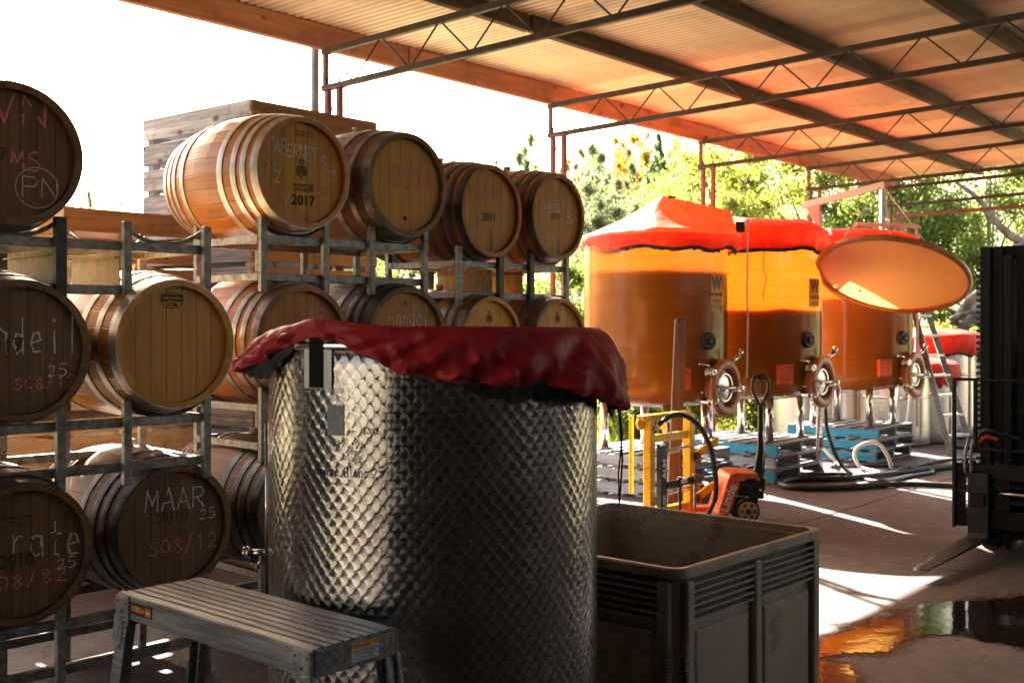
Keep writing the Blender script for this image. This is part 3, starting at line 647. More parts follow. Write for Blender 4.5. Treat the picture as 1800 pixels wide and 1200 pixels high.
drip(e1, .02, -.25, .14); drip(f1, .03, -.25, .13)
c2 = B('barrel under the CABERNET S. barrel, pink chalk MAAR showing above the red cover', 'CD', 0, 1.566, wood_k=1, head_k=1, hoop_k=1, nh=4)
marks(c2, [('MAAR', -.1, .06, .09, .05, .006, .12)], m_pink); stencil(c2, '2016', 0, -.03, .07)
d2 = B('middle tier barrel with the white chalk word Bandol showing above the red cover', 'CD', 1, 1.575, wood_k=2, head_k=1, hoop_k=2, nh=4)
marks(d2, [('Bandol', -.12, .07, .10, .038, .005)], m_chalk); stencil(d2, 'X', 0, .2, .06)
e2 = B('middle tier barrel with a small round stamp, below the barrel chalked 2011', 'EF', 0, 1.54, .02, wood_k=0, head_k=0, hoop_k=1, nh=4); crest(e2, 0, .16, .045)
f2 = B('middle tier barrel at the right end of its row, next to the orange tank', 'EF', 1, 1.54, .02, wood_k=1, head_k=0, hoop_k=1, nh=4); crest(f2, 0, .16, .04)
for lab, r, cell in (('bottom tier barrel half hidden left of the steel tank in deep shade', 'CD', 0), ('bottom tier barrel hidden behind the steel tank', 'CD', 1), ('bottom tier barrel behind the steel tank, second from the right end of the row', 'EF', 0), ('bottom tier barrel at the right end of the row behind the grey bin', 'EF', 1)):
    B(lab, r, cell, .70, wood_k=2, head_k=2, hoop_k=2, nh=4)
# ------------------------------------------------------------------ racks
def arc(cx, zc, r, half, n=9, y=0): return [(cx + math.sin(a) * r, y, zc + math.cos(a) * r) for a in [(-half + 2 * half * k / (n - 1)) for k in range(n)]]
def rack(label, r, zc, base=False, dark=(), below=True, plates=True):
    pos = at_rack(r, 0, 0); t = thing('barrel_rack', label, 'rack', (pos[0], pos[1], zc), RK[r][1], 'galvanised two-barrel racks'); sp = SPC[r]; h = .2
    zr1, zr2, zt, zb = -.345, -.545, -.235, (-.625 if not base else -zc)
    if base: zr2 = -.545
    for iy, y in enumerate((.13, .70)):
        for k, z in enumerate((zr1, zr2)):
            MB().beam((-h - .02, y, z), (sp + h + .02, y, z), .035, .042).build('rail', m_galv_dark if 'rail' in dark and iy else m_galv, t, bev=.003)
        for j, x in enumerate((-h, h, sp - h, sp + h)):
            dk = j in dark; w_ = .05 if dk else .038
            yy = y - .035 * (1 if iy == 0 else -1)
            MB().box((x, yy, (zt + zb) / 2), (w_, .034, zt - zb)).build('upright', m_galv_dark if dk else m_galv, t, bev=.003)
        for cx in (0, sp):
            pts = [(cx - .2 + .4 * k / 10, y, -math.sqrt(.325 ** 2 - (.2 - .4 * k / 10) ** 2) + .0) for k in range(11)]
            MB().tube(pts, .011, 6).build('cradle_bar', m_galv_dark if not dark else m_galv, t)
            if below:
                dz = -.875; pts = [(cx - .2 + .4 * k / 10, y, dz + math.sqrt(.333 ** 2 - (.2 - .4 * k / 10) ** 2)) for k in range(11)]
                MB().tube(pts, .010, 6).build('cradle_bar', m_galv, t)
    for x in ((h, sp - h) if plates else ()):
        MB().box((x, .415, (zr1 + zr2) / 2), (.006, .50, .155)).build('fork_channel', m_plate, t)
        MB().box((x, .415, zr1 - .05), (.05, .50, .006)).build('fork_channel', m_plate, t)
    for x in (-h, sp + h):
        for z in (zr1, zr2): MB().beam((x, .13, z), (x, .70, z), .03, .035).build('side_rail', m_galv, t)
    return t
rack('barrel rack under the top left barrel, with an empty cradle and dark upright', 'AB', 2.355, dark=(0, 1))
rack('barrel rack carrying the pale oak barrel on the middle tier', 'AB', 1.555, plates=False)
rack('lowest barrel rack on the floor at the left behind the step platform', 'AB', .695, base=True, below=False, plates=False)
rack('barrel rack under the CABERNET S. barrel on the top tier', 'CD', 2.45, plates=False)
rack('middle tier barrel rack hidden behind the red cover', 'CD', 1.565, plates=False)
rack('floor level barrel rack behind the steel tank', 'CD', .695, base=True, below=False, plates=False)
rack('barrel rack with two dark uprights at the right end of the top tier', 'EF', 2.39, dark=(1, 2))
rack('middle tier barrel rack at the right end next to the orange tank', 'EF', 1.54, plates=False)
rack('floor level barrel rack behind the grey bin', 'EF', .695, base=True, below=False, plates=False)
# ------------------------------------------------------------------ wooden harvest bins
def wbin(label, x, y, z, th=TH, mL=None, mR=None, txt=None, L=1.25, W=None):
    """corner nearest the camera at (x,y); right face runs along local x (facing -y), left face along local y (facing -x)"""
    t = thing('wooden_bin', label, 'bin', (x, y, z), th, 'stacked wooden fruit bins'); H = .163; G = .04; th_ = .024
    mL = mL or m_oldwood; mR = mR or m_darkwood  # right face in darker timber: its shade is put into the colour
    W = W or L
    for k in range(4):
        zz = .03 + H / 2 + k * (H + G) - .02
        plank(t, 'slat', (L / 2, th_ / 2, zz), (L, th_, H), mR)
        plank(t, 'slat', (L / 2, W - th_ / 2, zz), (L, th_, H), mL)
        plank(t, 'slat', (th_ / 2 - .002, W / 2, zz), (W + .004, th_, H), mL, (0, 0, R(90)))
        plank(t, 'slat', (L - th_ / 2 + .002, W / 2, zz), (W + .004, th_, H), mL, (0, 0, R(90)))
        for a in (.05, W - .05):
            for dz in (-.04, .04): MB().lathe([(0, .003), (.004, .002), (.004, 0)], 6).build('nail', m_black, t, (-.002, a, zz + dz), (0, R(-90), 0))
    for a in (.06, L - .06):
        for b in (.06, W - .06): plank(t, 'corner_post', (a, b, .40), (.78, .07, .07), mL, (0, R(90), 0))
    for k in range(6): plank(t, 'floor_board', (L / 2, .1 + k * (W - .2) / 5, .04), (L - .06, .19, .02), mL)
    return t
s1, s2 = (-3.09, 7.85), (-1.886, 8.2)
t = wbin('top bin of the left stack with 1204 stencilled on its dark side', *s1, 1.69, mL=m_brownwood, mR=m_brownwood)
font_mesh('stencil_print', '1204', .15, m_ink, t, Matrix.Translation((.69, -.002, .4975)) @ FRONT, .0004, .004, .95)
wbin('left stack wooden bin just under the one stencilled 1204, seen through the racks', *s1, .89, mL=m_palewood, mR=m_palewood)
wbin('lowest wooden bin of the left stack, seen through the racks near the floor', *s1, .09, mL=m_palewood, mR=m_palewood)
wbin('topmost grey slatted wooden bin rising behind the CABERNET S. barrel', *s2, 2.50, W=1.37)
t = wbin('wooden bin second from the top behind the barrels, stencilled 136', *s2, 1.70, mR=m_darkwood, W=1.37)
font_mesh('stencil_print', '136', .14, m_ink, t, Matrix.Translation((.66, -.002, .4975)) @ FRONT, .0004, .004, .95)
wbin('wooden bin third from the top in the tall stack behind the barrels', *s2, .90)
wbin('lowest wooden bin of the tall stack behind the barrels', *s2, .10)
s0 = (s1[0] - .6388 * 1.32, s1[1] - .7694 * 1.32)
wbin('pale wooden bin at the left edge glimpsed between the middle and bottom racks', *s0, .89, mL=m_palewood, mR=m_palewood)
wbin('pale wooden bin added to stop sun flecks, hidden behind the barrel circled PN', *s0, 1.69, mL=m_palewood, mR=m_palewood)  # hidden top bin, added to stop sun reaching the floor
wbin('pale wooden bin on the floor at the left edge behind the bottom barrels', *s0, .09, mL=m_palewood, mR=m_palewood)
for cell, zc, w_ in ((-1, 1.555, 'middle'), (-2, 1.555, 'middle'), (-1, .70, 'bottom'), (-2, .70, 'bottom'), (-2, 2.4, 'top')):  # unseen barrels, added to darken the lower left and the tank's reflection
    B('unseen dark barrel added to block light in the ' + w_ + ' tier, ' + ('next to the visible row' if cell == -1 else 'second from the visible row'), 'AB', cell, zc, -.05, wood_k=2, head_k=2, hoop_k=2, nh=4)
for (x, y), lab in ((s0, 'pale'), (s1, 'brown'), (s2, 'grey')):
    o = thing('bin_bearer', 'timber bearers lifting the ' + lab + ' bin stack off the floor', 'timber', (x, y, 0), TH)
    for k in (.1, .62, 1.15): plank(o, 'bearer', (.625, k, .05), (1.2, .09, .10), m_darkwood)
for zc, w_ in ((1.555, 'middle'), (.695, 'bottom'), (2.4, 'top')):  # unseen racks that carry the added light-blocking barrels
    RK['ZZ'] = (at_rack('AB', -2, 0, -.05)[:2], R(45)); SPC['ZZ'] = .705
    rack('unseen barrel rack added to block light in the ' + w_ + ' tier', 'ZZ', zc, base=(w_ == 'bottom'), below=(w_ != 'bottom'), plates=False)
# ------------------------------------------------------------------ stippled steel tank in the foreground
TR = .55; TC = Vector((-.263, 3.856, 0)); TZ = R(3.9)
tk = thing('steel_tank', 'large circle polished stainless wine tank in the foreground, marked Beurre Blanc 25', 'tank', TC, TZ)
mb = MB(); prof = [(TR, .06 + i * .07) for i in range(23)]; mb.lathe([(TR - .004, .03)] + prof[:-1] + [(TR, 1.60), (TR - .012, 1.60), (TR - .012, 1.2)], 128); mb.build('shell', m_swirl, tk)
MB().lathe([(TR + .001, 1.575), (TR + .006, 1.578), (TR + .008, 1.59), (TR + .006, 1.603), (TR - .004, 1.606), (TR - .01, 1.59)], 96).build('rim_ring', m_chrome, tk)
MB().lathe([(TR + .001, .02), (TR + .005, .03), (TR + .005, .075), (TR + .001, .08)], 96).build('base_ring', m_chrome, tk)
MB().lathe([(0, .04), (TR - .02, .04)], 48).build('tank_floor', m_chrome, tk)
def cyl(phi, r=TR + .0015):
    def f(x, y, z): a = phi + x / TR; return (math.sin(a) * (r + y), -math.cos(a) * (r + y), z)
    return f
def cyl_patch(phi, w_, z0, z1, r, name, mat, n=6):
    vs = []; 
    for i in range(n + 1):
        a = phi + (-.5 + i / n) * w_ / TR
        vs += [(math.sin(a) * r, -math.cos(a) * r, z0), (math.sin(a) * r, -math.cos(a) * r, z1), (math.sin(a) * (r - .002), -math.cos(a) * (r - .002), z0), (math.sin(a) * (r - .002), -math.cos(a) * (r - .002), z1)]
    fs = []
    for i in range(n):
        b = 4 * i; fs += [(b, b + 4, b + 5, b + 1), (b + 2, b, b + 4, b + 6)[::-1], (b + 3, b + 1, b + 5, b + 7)]
    fs += [(0, 1, 3, 2), (4 * n, 4 * n + 2, 4 * n + 3, 4 * n + 1)]
    return MB().add(vs, fs).build(name, mat, tk)
m_matte = pmat('matte_black_film', (.008, .008, .008), (.012, .012, .012), (9, 9, 9), .8, 0, 0, 0, spec=.15)
cyl_patch(R(-39), .112, 1.462, 1.625, TR + .006, 'gauge_plate', m_white)
cyl_patch(R(-39.3), .058, 1.464, 1.622, TR + .0085, 'gauge_window', m_matte)
mb = MB(); strokes(mb, 'Beurre Blanc', -.12, 1.205, .026, .0125, lw=.0028, place=cyl(R(-28)), sp=.95, jit=.05); strokes(mb, "25'", .085, 1.205, .028, .014, lw=.0028, place=cyl(R(-28)))
strokes(mb, '1200L', .055, 1.333, .017, .0085, lw=.0022, place=cyl(R(-28))); strokes(mb, '6429125', -.05, 1.292, .016, .012, lw=.0018, place=cyl(R(-28)))
for a, b, z in ((-.075, .005, 1.18), (-.0, .035, 1.336)): mb.add([cyl(R(-28))(x, 0, z + dz) for x, dz in ((a, 0), (b, .002), (b, .0045), (a, .003))], [(0, 1, 2, 3)])
mb.build('marker_writing', m_ink, tk)['kind'] = 'stuff'
m_worn = pmat('worn_sticker_residue', (.25, .25, .25), (.36, .35, .34), (40, 40, 40), .7, .2, .1, 0)
cyl_patch(R(-32), .06, 1.325, 1.415, TR + .002, 'sticker_residue', m_worn)
mb = MB()
for k in range(60):
    a = k * 2.4; r_ = .026 * (.35 + .65 * random.random()); x, z = math.cos(a) * r_, 1.262 + math.sin(a) * r_; s_ = random.uniform(.002, .005)
    mb.add([cyl(R(-25))(x + dx * s_, 0, z + dz * s_) for dx, dz in ((0, 0), (1, .3), (.8, 1), (-.2, .8))], [(0, 1, 2, 3)])
mb.build('round_sticker_residue', m_worn, tk)['kind'] = 'stuff'
# outlet on the left side
mb = MB(); a = Vector((-TR * .985, .02, .885)); mb.tube([a, a + Vector((-.085, 0, 0))], .013, 14); 
mb.lathe([(0, 0), (.026, 0), (.026, .006), (.0, .006)], 18, Matrix.Translation(a + Vector((-.088, 0, 0))) @ Matrix.Rotation(R(90), 4, 'Y'))
mb.lathe([(0, 0), (.022, 0), (.022, .006), (.0, .006)], 18, Matrix.Translation(a + Vector((-.10, 0, 0))) @ Matrix.Rotation(R(90), 4, 'Y'))
mb.build('outlet_pipe', m_chrome, tk); MB().tube([a + Vector((-.04, -.01, -.01)), a + Vector((-.05, -.015, -.05))], .005, 8).build('outlet_lever', m_chrome, tk)
MB().tube([(-TR - .012, .0, .75), (-TR - .012, .0, 1.32)], .006, 8).build('level_tube', m_chrome, tk)
# red cover
def interp(tab, x):
    for (a, *va), (b, *vb) in zip(tab, tab[1:]):
        if a <= x <= b:
            k = (x - a) / (b - a); k = k * k * (3 - 2 * k); return [p + (q - p) * k for p, q in zip(va, vb)]
    return list(tab[-1][1:])
TAB = [(-180, 1.5, .62, 1.645), (-130, 1.50, .63, 1.645), (-100, 1.49, .655, 1.625), (-84, 1.495, .655, 1.620), (-68, 1.525, .61, 1.635), (-54, 1.583, .585, 1.650), (-40, 1.612, .575, 1.670), (-32, 1.606, .575, 1.664), (-20, 1.555, .578, 1.652), (-10, 1.515, .582, 1.648),
       (0, 1.492, .585, 1.647), (15, 1.478, .592, 1.646), (25, 1.468, .60, 1.646), (32, 1.478, .60, 1.645), (45, 1.44, .615, 1.644), (60, 1.405, .615, 1.643), (75, 1.375, .622, 1.642), (88, 1.365, .635, 1.640), (100, 1.385, .63, 1.64), (125, 1.48, .64, 1.643), (180, 1.5, .62, 1.645)]
n = 300; vs = []; fs = []; rings = [('t', .0), ('t', .3), ('t', .6), ('t', .85), ('t', .95), ('t', 1.0)] + [('s', k / 12) for k in range(1, 13)]
for kind, q in rings:
    for k in range(n):
        ph = -180 + 360 * k / n; hz, hr, tz = interp(TAB, ph); a = R(ph); d = Vector((math.sin(a), -math.cos(a), 0))
        if kind == 't':
            r_ = .555 * q; p = d * r_; z = 1.635 + (tz - 1.635) * q ** 2 + noise.noise(Vector((p.x * 5, p.y * 5, 3))) * .006 * (1 - q)
        else:
            r_ = .555 + (hr - .555) * (math.sin(q * 1.45) / math.sin(1.45)) ** .55; z = tz - .012 * min(1, q * 6) + (hz - tz + .012) * q ** 1.15
            # diagonal drape folds, stronger towards the hem
            f1 = noise.noise(Vector((ph * .045 + q * 1.3, q * .5, 1.7))); f2 = noise.noise(Vector((ph * .19 - q * 1.2, q * .5, 5.1))); f3 = 1 - abs(noise.noise(Vector((ph * .085 + q * 1.7, q * .4, 9.1)))) * 2.6
            r_ += (f1 * .050 + f2 * .030 + f3 * .034 - .010) * q ** .7 * (.6 + .6 * min(1, abs(hz - tz) / .2))
            if q > .7: r_ += (noise.noise(Vector((ph * .33, 0, 8))) * .016 - .018 * ((q - .7) / .3) ** 2) * (q - .7) / .3; z += noise.noise(Vector((ph * .25, 0, 3))) * .014 * (q - .7) / .3
            cr = 1 - abs(noise.noise(Vector((ph * .15 - q * 1.9, q * .5, 4.4)))) * 4; r_ += max(0, cr) * .009 * q ** .5 * (1 if q < .95 else .4); r_ = max(r_, TR + .014)
        vs.append((d.x * r_, d.y * r_, z))
for i in range(len(rings) - 1):
    for k in range(n): fs.append((i * n + k, i * n + (k + 1) % n, (i + 1) * n + (k + 1) % n, (i + 1) * n + k))
cv = thing('tank_cover', 'dark red nylon cover draped over the foreground steel tank, hanging lower on the right', 'cover', TC, TZ)
o = MB().add(vs, fs, True).build('cloth', m_redcloth, cv); sm = o.modifiers.new('thickness', 'SOLIDIFY'); sm.thickness = .0015
def elastic(p0, p1, drop, name='elastic_hem'):
    vs = []; fs = []; m = 90; rows = 7
    for j in range(rows):
        for k in range(m + 1):
            ph = p0 + (p1 - p0) * k / m; hz, hr, tz = interp(TAB, ph); a = R(ph); e = math.sin(math.pi * k / m) ** .5; q = j / (rows - 1)
            r_ = hr - .020 + noise.noise(Vector((ph * .5, q * 3, 2))) * .016 * q - .012 * q; r_ = max(r_, TR + .009)
            z = hz + .015 - (drop * e + .015) * q + noise.noise(Vector((ph * .3, 0, 7))) * .018 * q * e
            vs.append((math.sin(a) * r_, -math.cos(a) * r_, z))
    for j in range(rows - 1):
        for k in range(m): fs.append((j * (m + 1) + k, j * (m + 1) + k + 1, (j + 1) * (m + 1) + k + 1, (j + 1) * (m + 1) + k))
    MB().add(vs, fs, True).build(name, m_blackcloth, cv)
elastic(-80, -50, .045); elastic(8, 52, .045); elastic(76, 96, .03)
pr = (math.sin(R(82)) * .622, -math.cos(R(82)) * .622)
MB().tube([(pr[0], pr[1], 1.37), (pr[0] + .006, pr[1], 1.30), (pr[0] + .012, pr[1] - .004, 1.2), (pr[0] + .006, pr[1], 1.1), (pr[0] + .001, pr[1], 1.06)], .0035, 6).tube([(pr[0] + .004, pr[1], 1.37), (pr[0] + .012, pr[1], 1.28), (pr[0] - .002, pr[1] - .004, 1.15), (pr[0] + .003, pr[1], 1.05)], .003, 6).build('draw_cord', m_blackcloth, cv)
# ------------------------------------------------------------------ grey plastic bin
gb = thing('plastic_bin', 'big grey plastic harvest bin with louvred sides in front of the yellow lifter', 'bin', (.596, 4.04, 0), R(48.6))
Lx = Ly = 1.13
def rrect(x0, y0, x1, y1, r, z, n=6):
    out = []
    for (cx, cy, a0) in ((x1 - r, y1 - r, 0), (x0 + r, y1 - r, 90), (x0 + r, y0 + r, 180), (x1 - r, y0 + r, 270)):
        for k in range(n + 1): a = R(a0 + 90 * k / n); out.append((cx + r * math.cos(a), cy + r * math.sin(a), z))
    return out
def loft(rs, closed=None):
    mb = MB(); vs = [p for r_ in rs for p in r_]; m = len(rs[0]); fs = [(i * m + k, i * m + (k + 1) % m, (i + 1) * m + (k + 1) % m, (i + 1) * m + k) for i in range(len(rs) - 1) for k in range(m)]
    if closed == 'bottom': fs.append(tuple(range(m)))
    return mb.add(vs, fs, False)
def rr(ins, z, r): return rrect(ins, ins, Lx - ins, Ly - ins, r, z)
loft([rr(.030, .10, .05), rr(.026, .735, .05), rr(.004, .738, .06), rr(.0, .745, .06), rr(.0, .772, .06), rr(.006, .78, .056), rr(.030, .78, .04), rr(.034, .775, .04), rr(.034, .752, .04), rr(.044, .748, .035), rr(.050, .14, .03)]).build('bin_walls', m_grey_plastic, gb, bev=.002)
loft([rr(.045, .139, .03), rr(.03, .10, .04)]).add(rr(.045, .14, .03), [tuple(range(28))]).build('bin_floor', m_grey_plastic, gb)
for side in (0, 1):
    def pos(a, d, z): return (a, .026 - d, z) if side == 0 else (.026 - d, a, z)
    def bx(a, d, z, la, ld, lz): return MB().box(pos(a, d - ld / 2 + .0, z), (la, ld, lz) if side == 0 else (ld, la, lz))
    for a0, a1 in ((.10, .53), (.60, 1.03)):
        for k in range(6): bx((a0 + a1) / 2, .024, .585 + k * .026, a1 - a0, .026, .008).build('louvre', m_grey_plastic, gb)
        bx((a0 + a1) / 2, .004, .655, a1 - a0 - .004, .004, .16).build('louvre_shade', m_black, gb)  # black sheet stands in for the shade behind the louvres
        bx((a0 + a1) / 2, .016, .34, a1 - a0 - .05, .016, .40).build('wall_panel', m_grey_plastic, gb, bev=.012)
    for a in (.075, .565, 1.055): bx(a, .028, .42, .05, .030, .62).build('vertical_rib', m_grey_plastic, gb, bev=.006)
    for a in (.04, .10): 
        for k in range(9): bx(a, .034, .5 - k * .012, .02, .010, .004).build('cast_tick', m_grey_plastic, gb)
for a in (.1, .565, 1.03): MB().box((a, Ly / 2, .05), (.12, Ly - .1, .10)).build('bin_foot', m_grey_plastic, gb, bev=.01)
for a in (.25, .565, .88): MB().box((a, Ly - .056, .44), (.10, .014, .58)).build('inner_rib', m_grey_plastic, gb, bev=.006)
# ------------------------------------------------------------------ step platform
sp = thing('step_platform', 'aluminium folding work platform with grooved deck in front of the steel tank', 'step platform', (-.773, 3.337, 0), R(-41.7))
L_, W_, H_ = .96, .285, .82; ns = 8; sw = (W_ - .012) / ns
for k in range(ns): MB().box((0, -W_ / 2 + .006 + sw * (k + .5), H_ - .007), (L_ - .012, sw - .0105, .014)).build('deck_slat', m_alu, sp, bev=.0015)
MB().box((0, 0, H_ - .019), (L_ - .02, W_ - .02, .008)).build('deck_web', m_black, sp)  # black web under the slats stands in for shade in the grooves
for s_ in (-1, 1):
    y = s_ * W_ / 2
    mb = MB(); mb.box((0, y, H_ - .038), (L_, .006, .072)).box((0, y - s_ * .008, H_ - .0015), (L_, .018, .005)).box((0, y - s_ * .008, H_ - .072), (L_, .018, .004)); mb.build('side_rail', m_alu, sp, bev=.0012)
    x = s_ * L_ / 2; MB().box((x, 0, H_ - .038), (.006, W_ - .008, .070)).build('end_rail', m_alu, sp, bev=.0012)
for sx in (-1, 1):
    for sy in (-1, 1):
        x, y = sx * (L_ / 2 - .035), sy * (W_ / 2 + .006)
        M2 = Matrix.Translation((x, y, H_ - .045))
        mb = MB(); mb.box((0, 0, 0), (.075, .010, .080), M2); mb.box((sx * .012, 0, -.07), (.05, .014, .09), M2 @ Matrix.Rotation(R(-10 * sx), 4, 'Y'))
        for bx_, bz in ((-.025, .025), (.025, .025), (.0, -.005), (.022, -.035), (.005, -.09)): mb.lathe([(0, .006), (.005, .005), (.006, 0)], 8, M2 @ Matrix.Translation((bx_, sy * .005, bz)) @ Matrix.Rotation(R(-90 * sy), 4, 'X'))
        mb.build('hinge_bracket', m_galv, sp, bev=.002)
        p0 = Vector((x, y - sy * .002, H_ - .075)); p1 = Vector((x + sx * .135, y + sy * .02, .02))
        mb = MB(); fr = (p1 - p0).normalized()
        mb.beam(p0, p1, .006, .055, Vector((1, 0, 0))); 
        for e in (-1, 1): mb.beam(p0 + Vector((e * .0265, -sy * .014, 0)), p1 + Vector((e * .0265, -sy * .014, 0)), .028, .004, Vector((1, 0, 0)))
        lg = mb.build('leg', m_alu, sp)
        for q in (.12, .3, .5): 
            pc = p0.lerp(p1, q); MB().lathe([(0, .001), (.007, .001), (.007, 0)], 10, Matrix.Translation(pc + Vector((0, sy * .0032, 0))) @ Matrix.Rotation(R(-90 * sy), 4, 'X')).build('peg_hole', m_black, lg)
        MB().box((p1.x, p1.y - sy * .008, .02), (.07, .04, .04)).build('rubber_foot', m_rubber, lg, bev=.004)
    for q in (.42, .78):
        pc = Vector((sx * (L_ / 2 - .035 + .135 * q), 0, H_ - .075 - (H_ - .095) * q)); MB().box(pc, (.055, W_ + .01, .022)).build('rung', m_alu, sp, bev=.002)
lb = MB().box((-L_ / 2 + .14, -W_ / 2 - .0042, H_ - .035), (.115, .002, .036)).build('name_label', m_black, sp)
m_orl = pmat('orange_label_print', (.8, .28, .02), (.85, .33, .03), (20, 20, 20), .5, 0, 0, 0)
lt = font_mesh('label_lettering', 'GORILLA', .022, m_orl, lb, Matrix.Translation((-L_ / 2 + .12, -W_ / 2 - .0056, H_ - .035)) @ FRONT, .0002, .0012, .78)
MB().box((-L_ / 2 + .178, -W_ / 2 - .0056, H_ - .035), (.032, .001, .028)).build('label_panel', m_orange, lb)
font_mesh('label_lettering', '120KG', .014, m_white, lb, Matrix.Translation((-L_ / 2 + .178, -W_ / 2 - .0066, H_ - .037)) @ FRONT, .0002, .0004, .72)
RX = Matrix(((0, 0, 1, 0), (1, 0, 0, 0), (0, 1, 0, 0), (0, 0, 0, 1)))     # text plane xy -> yz facing +x
wl = MB().box((L_ / 2 + .004, .03, H_ - .035), (.0015, .095, .05)).build('warning_label', m_white, sp)
MB().box((L_ / 2 + .0052, .03, H_ - .017), (.001, .093, .013)).build('label_panel', m_orl, wl)
font_mesh('label_lettering', 'WARNING\nSET UP ON LEVEL GROUND\nDO NOT OVERREACH\nCHECK ALL LOCKS', .0095, m_ink, wl, Matrix.Translation((L_ / 2 + .0058, .03, H_ - .037)) @ RX, .0001, 0, .72)
# ------------------------------------------------------------------ pallets
def pallet(label, x, y, z, th=TH, mb_=None, md=None, group='timber pallets under the orange tanks'):
    t = thing('pallet', label, 'pallet', (x, y, z), th, group); L = 1.165; mb_ = mb_ or m_blue; md = md or m_oldwood
    # stringers run along local y; their ends and openings show on the -y side; origin = corner nearest the camera
    for xx in (.022, L / 2, L - .022):
        for (a, b, zz, hh) in ((0, L, .081, .074), (0, .23, .032, .024), (.36, .80, .032, .024), (.935, L, .032, .024)):
            o = plank(t, 'stringer', (xx, (a + b) / 2, zz), (b - a, .044, hh), mb_ if xx < .1 else md, (0, 0, R(90)))
    for k in range(7): plank(t, 'deck_board', (L / 2, .05 + k * .1775, .128), (L, .10, .018), md)
    for k in (.05, .35, .58, .81, 1.115): plank(t, 'bottom_board', (L / 2, k, .0105), (L, .10, .018), md)
    return t
stk = [(1.49, 10.7), (2.745, 11.83), (4.36, 13.6)]
NM = ['first', 'middle', 'far right']
MB3 = [(m_lblue, m_lblue, m_lblue), (m_blue, m_lblue, m_blue), (m_blue, m_blue, m_blue)]
WH = ['bottom', 'second', 'top']
DESC = ['faded blue-grey timber pallet at the %s of the stack behind the yellow lifter', 'blue edged timber pallet at the %s of the stack behind the jack handle', 'bright blue timber pallet at the %s of the stack nearest the forklift']
for i, (x, y) in enumerate(stk):
    for k in range(3):
        j = random.uniform(-.015, .015); pallet(DESC[i] % WH[k], x + j, y - j, .138 * k + .001, TH + random.uniform(-.012, .012), MB3[i][k])
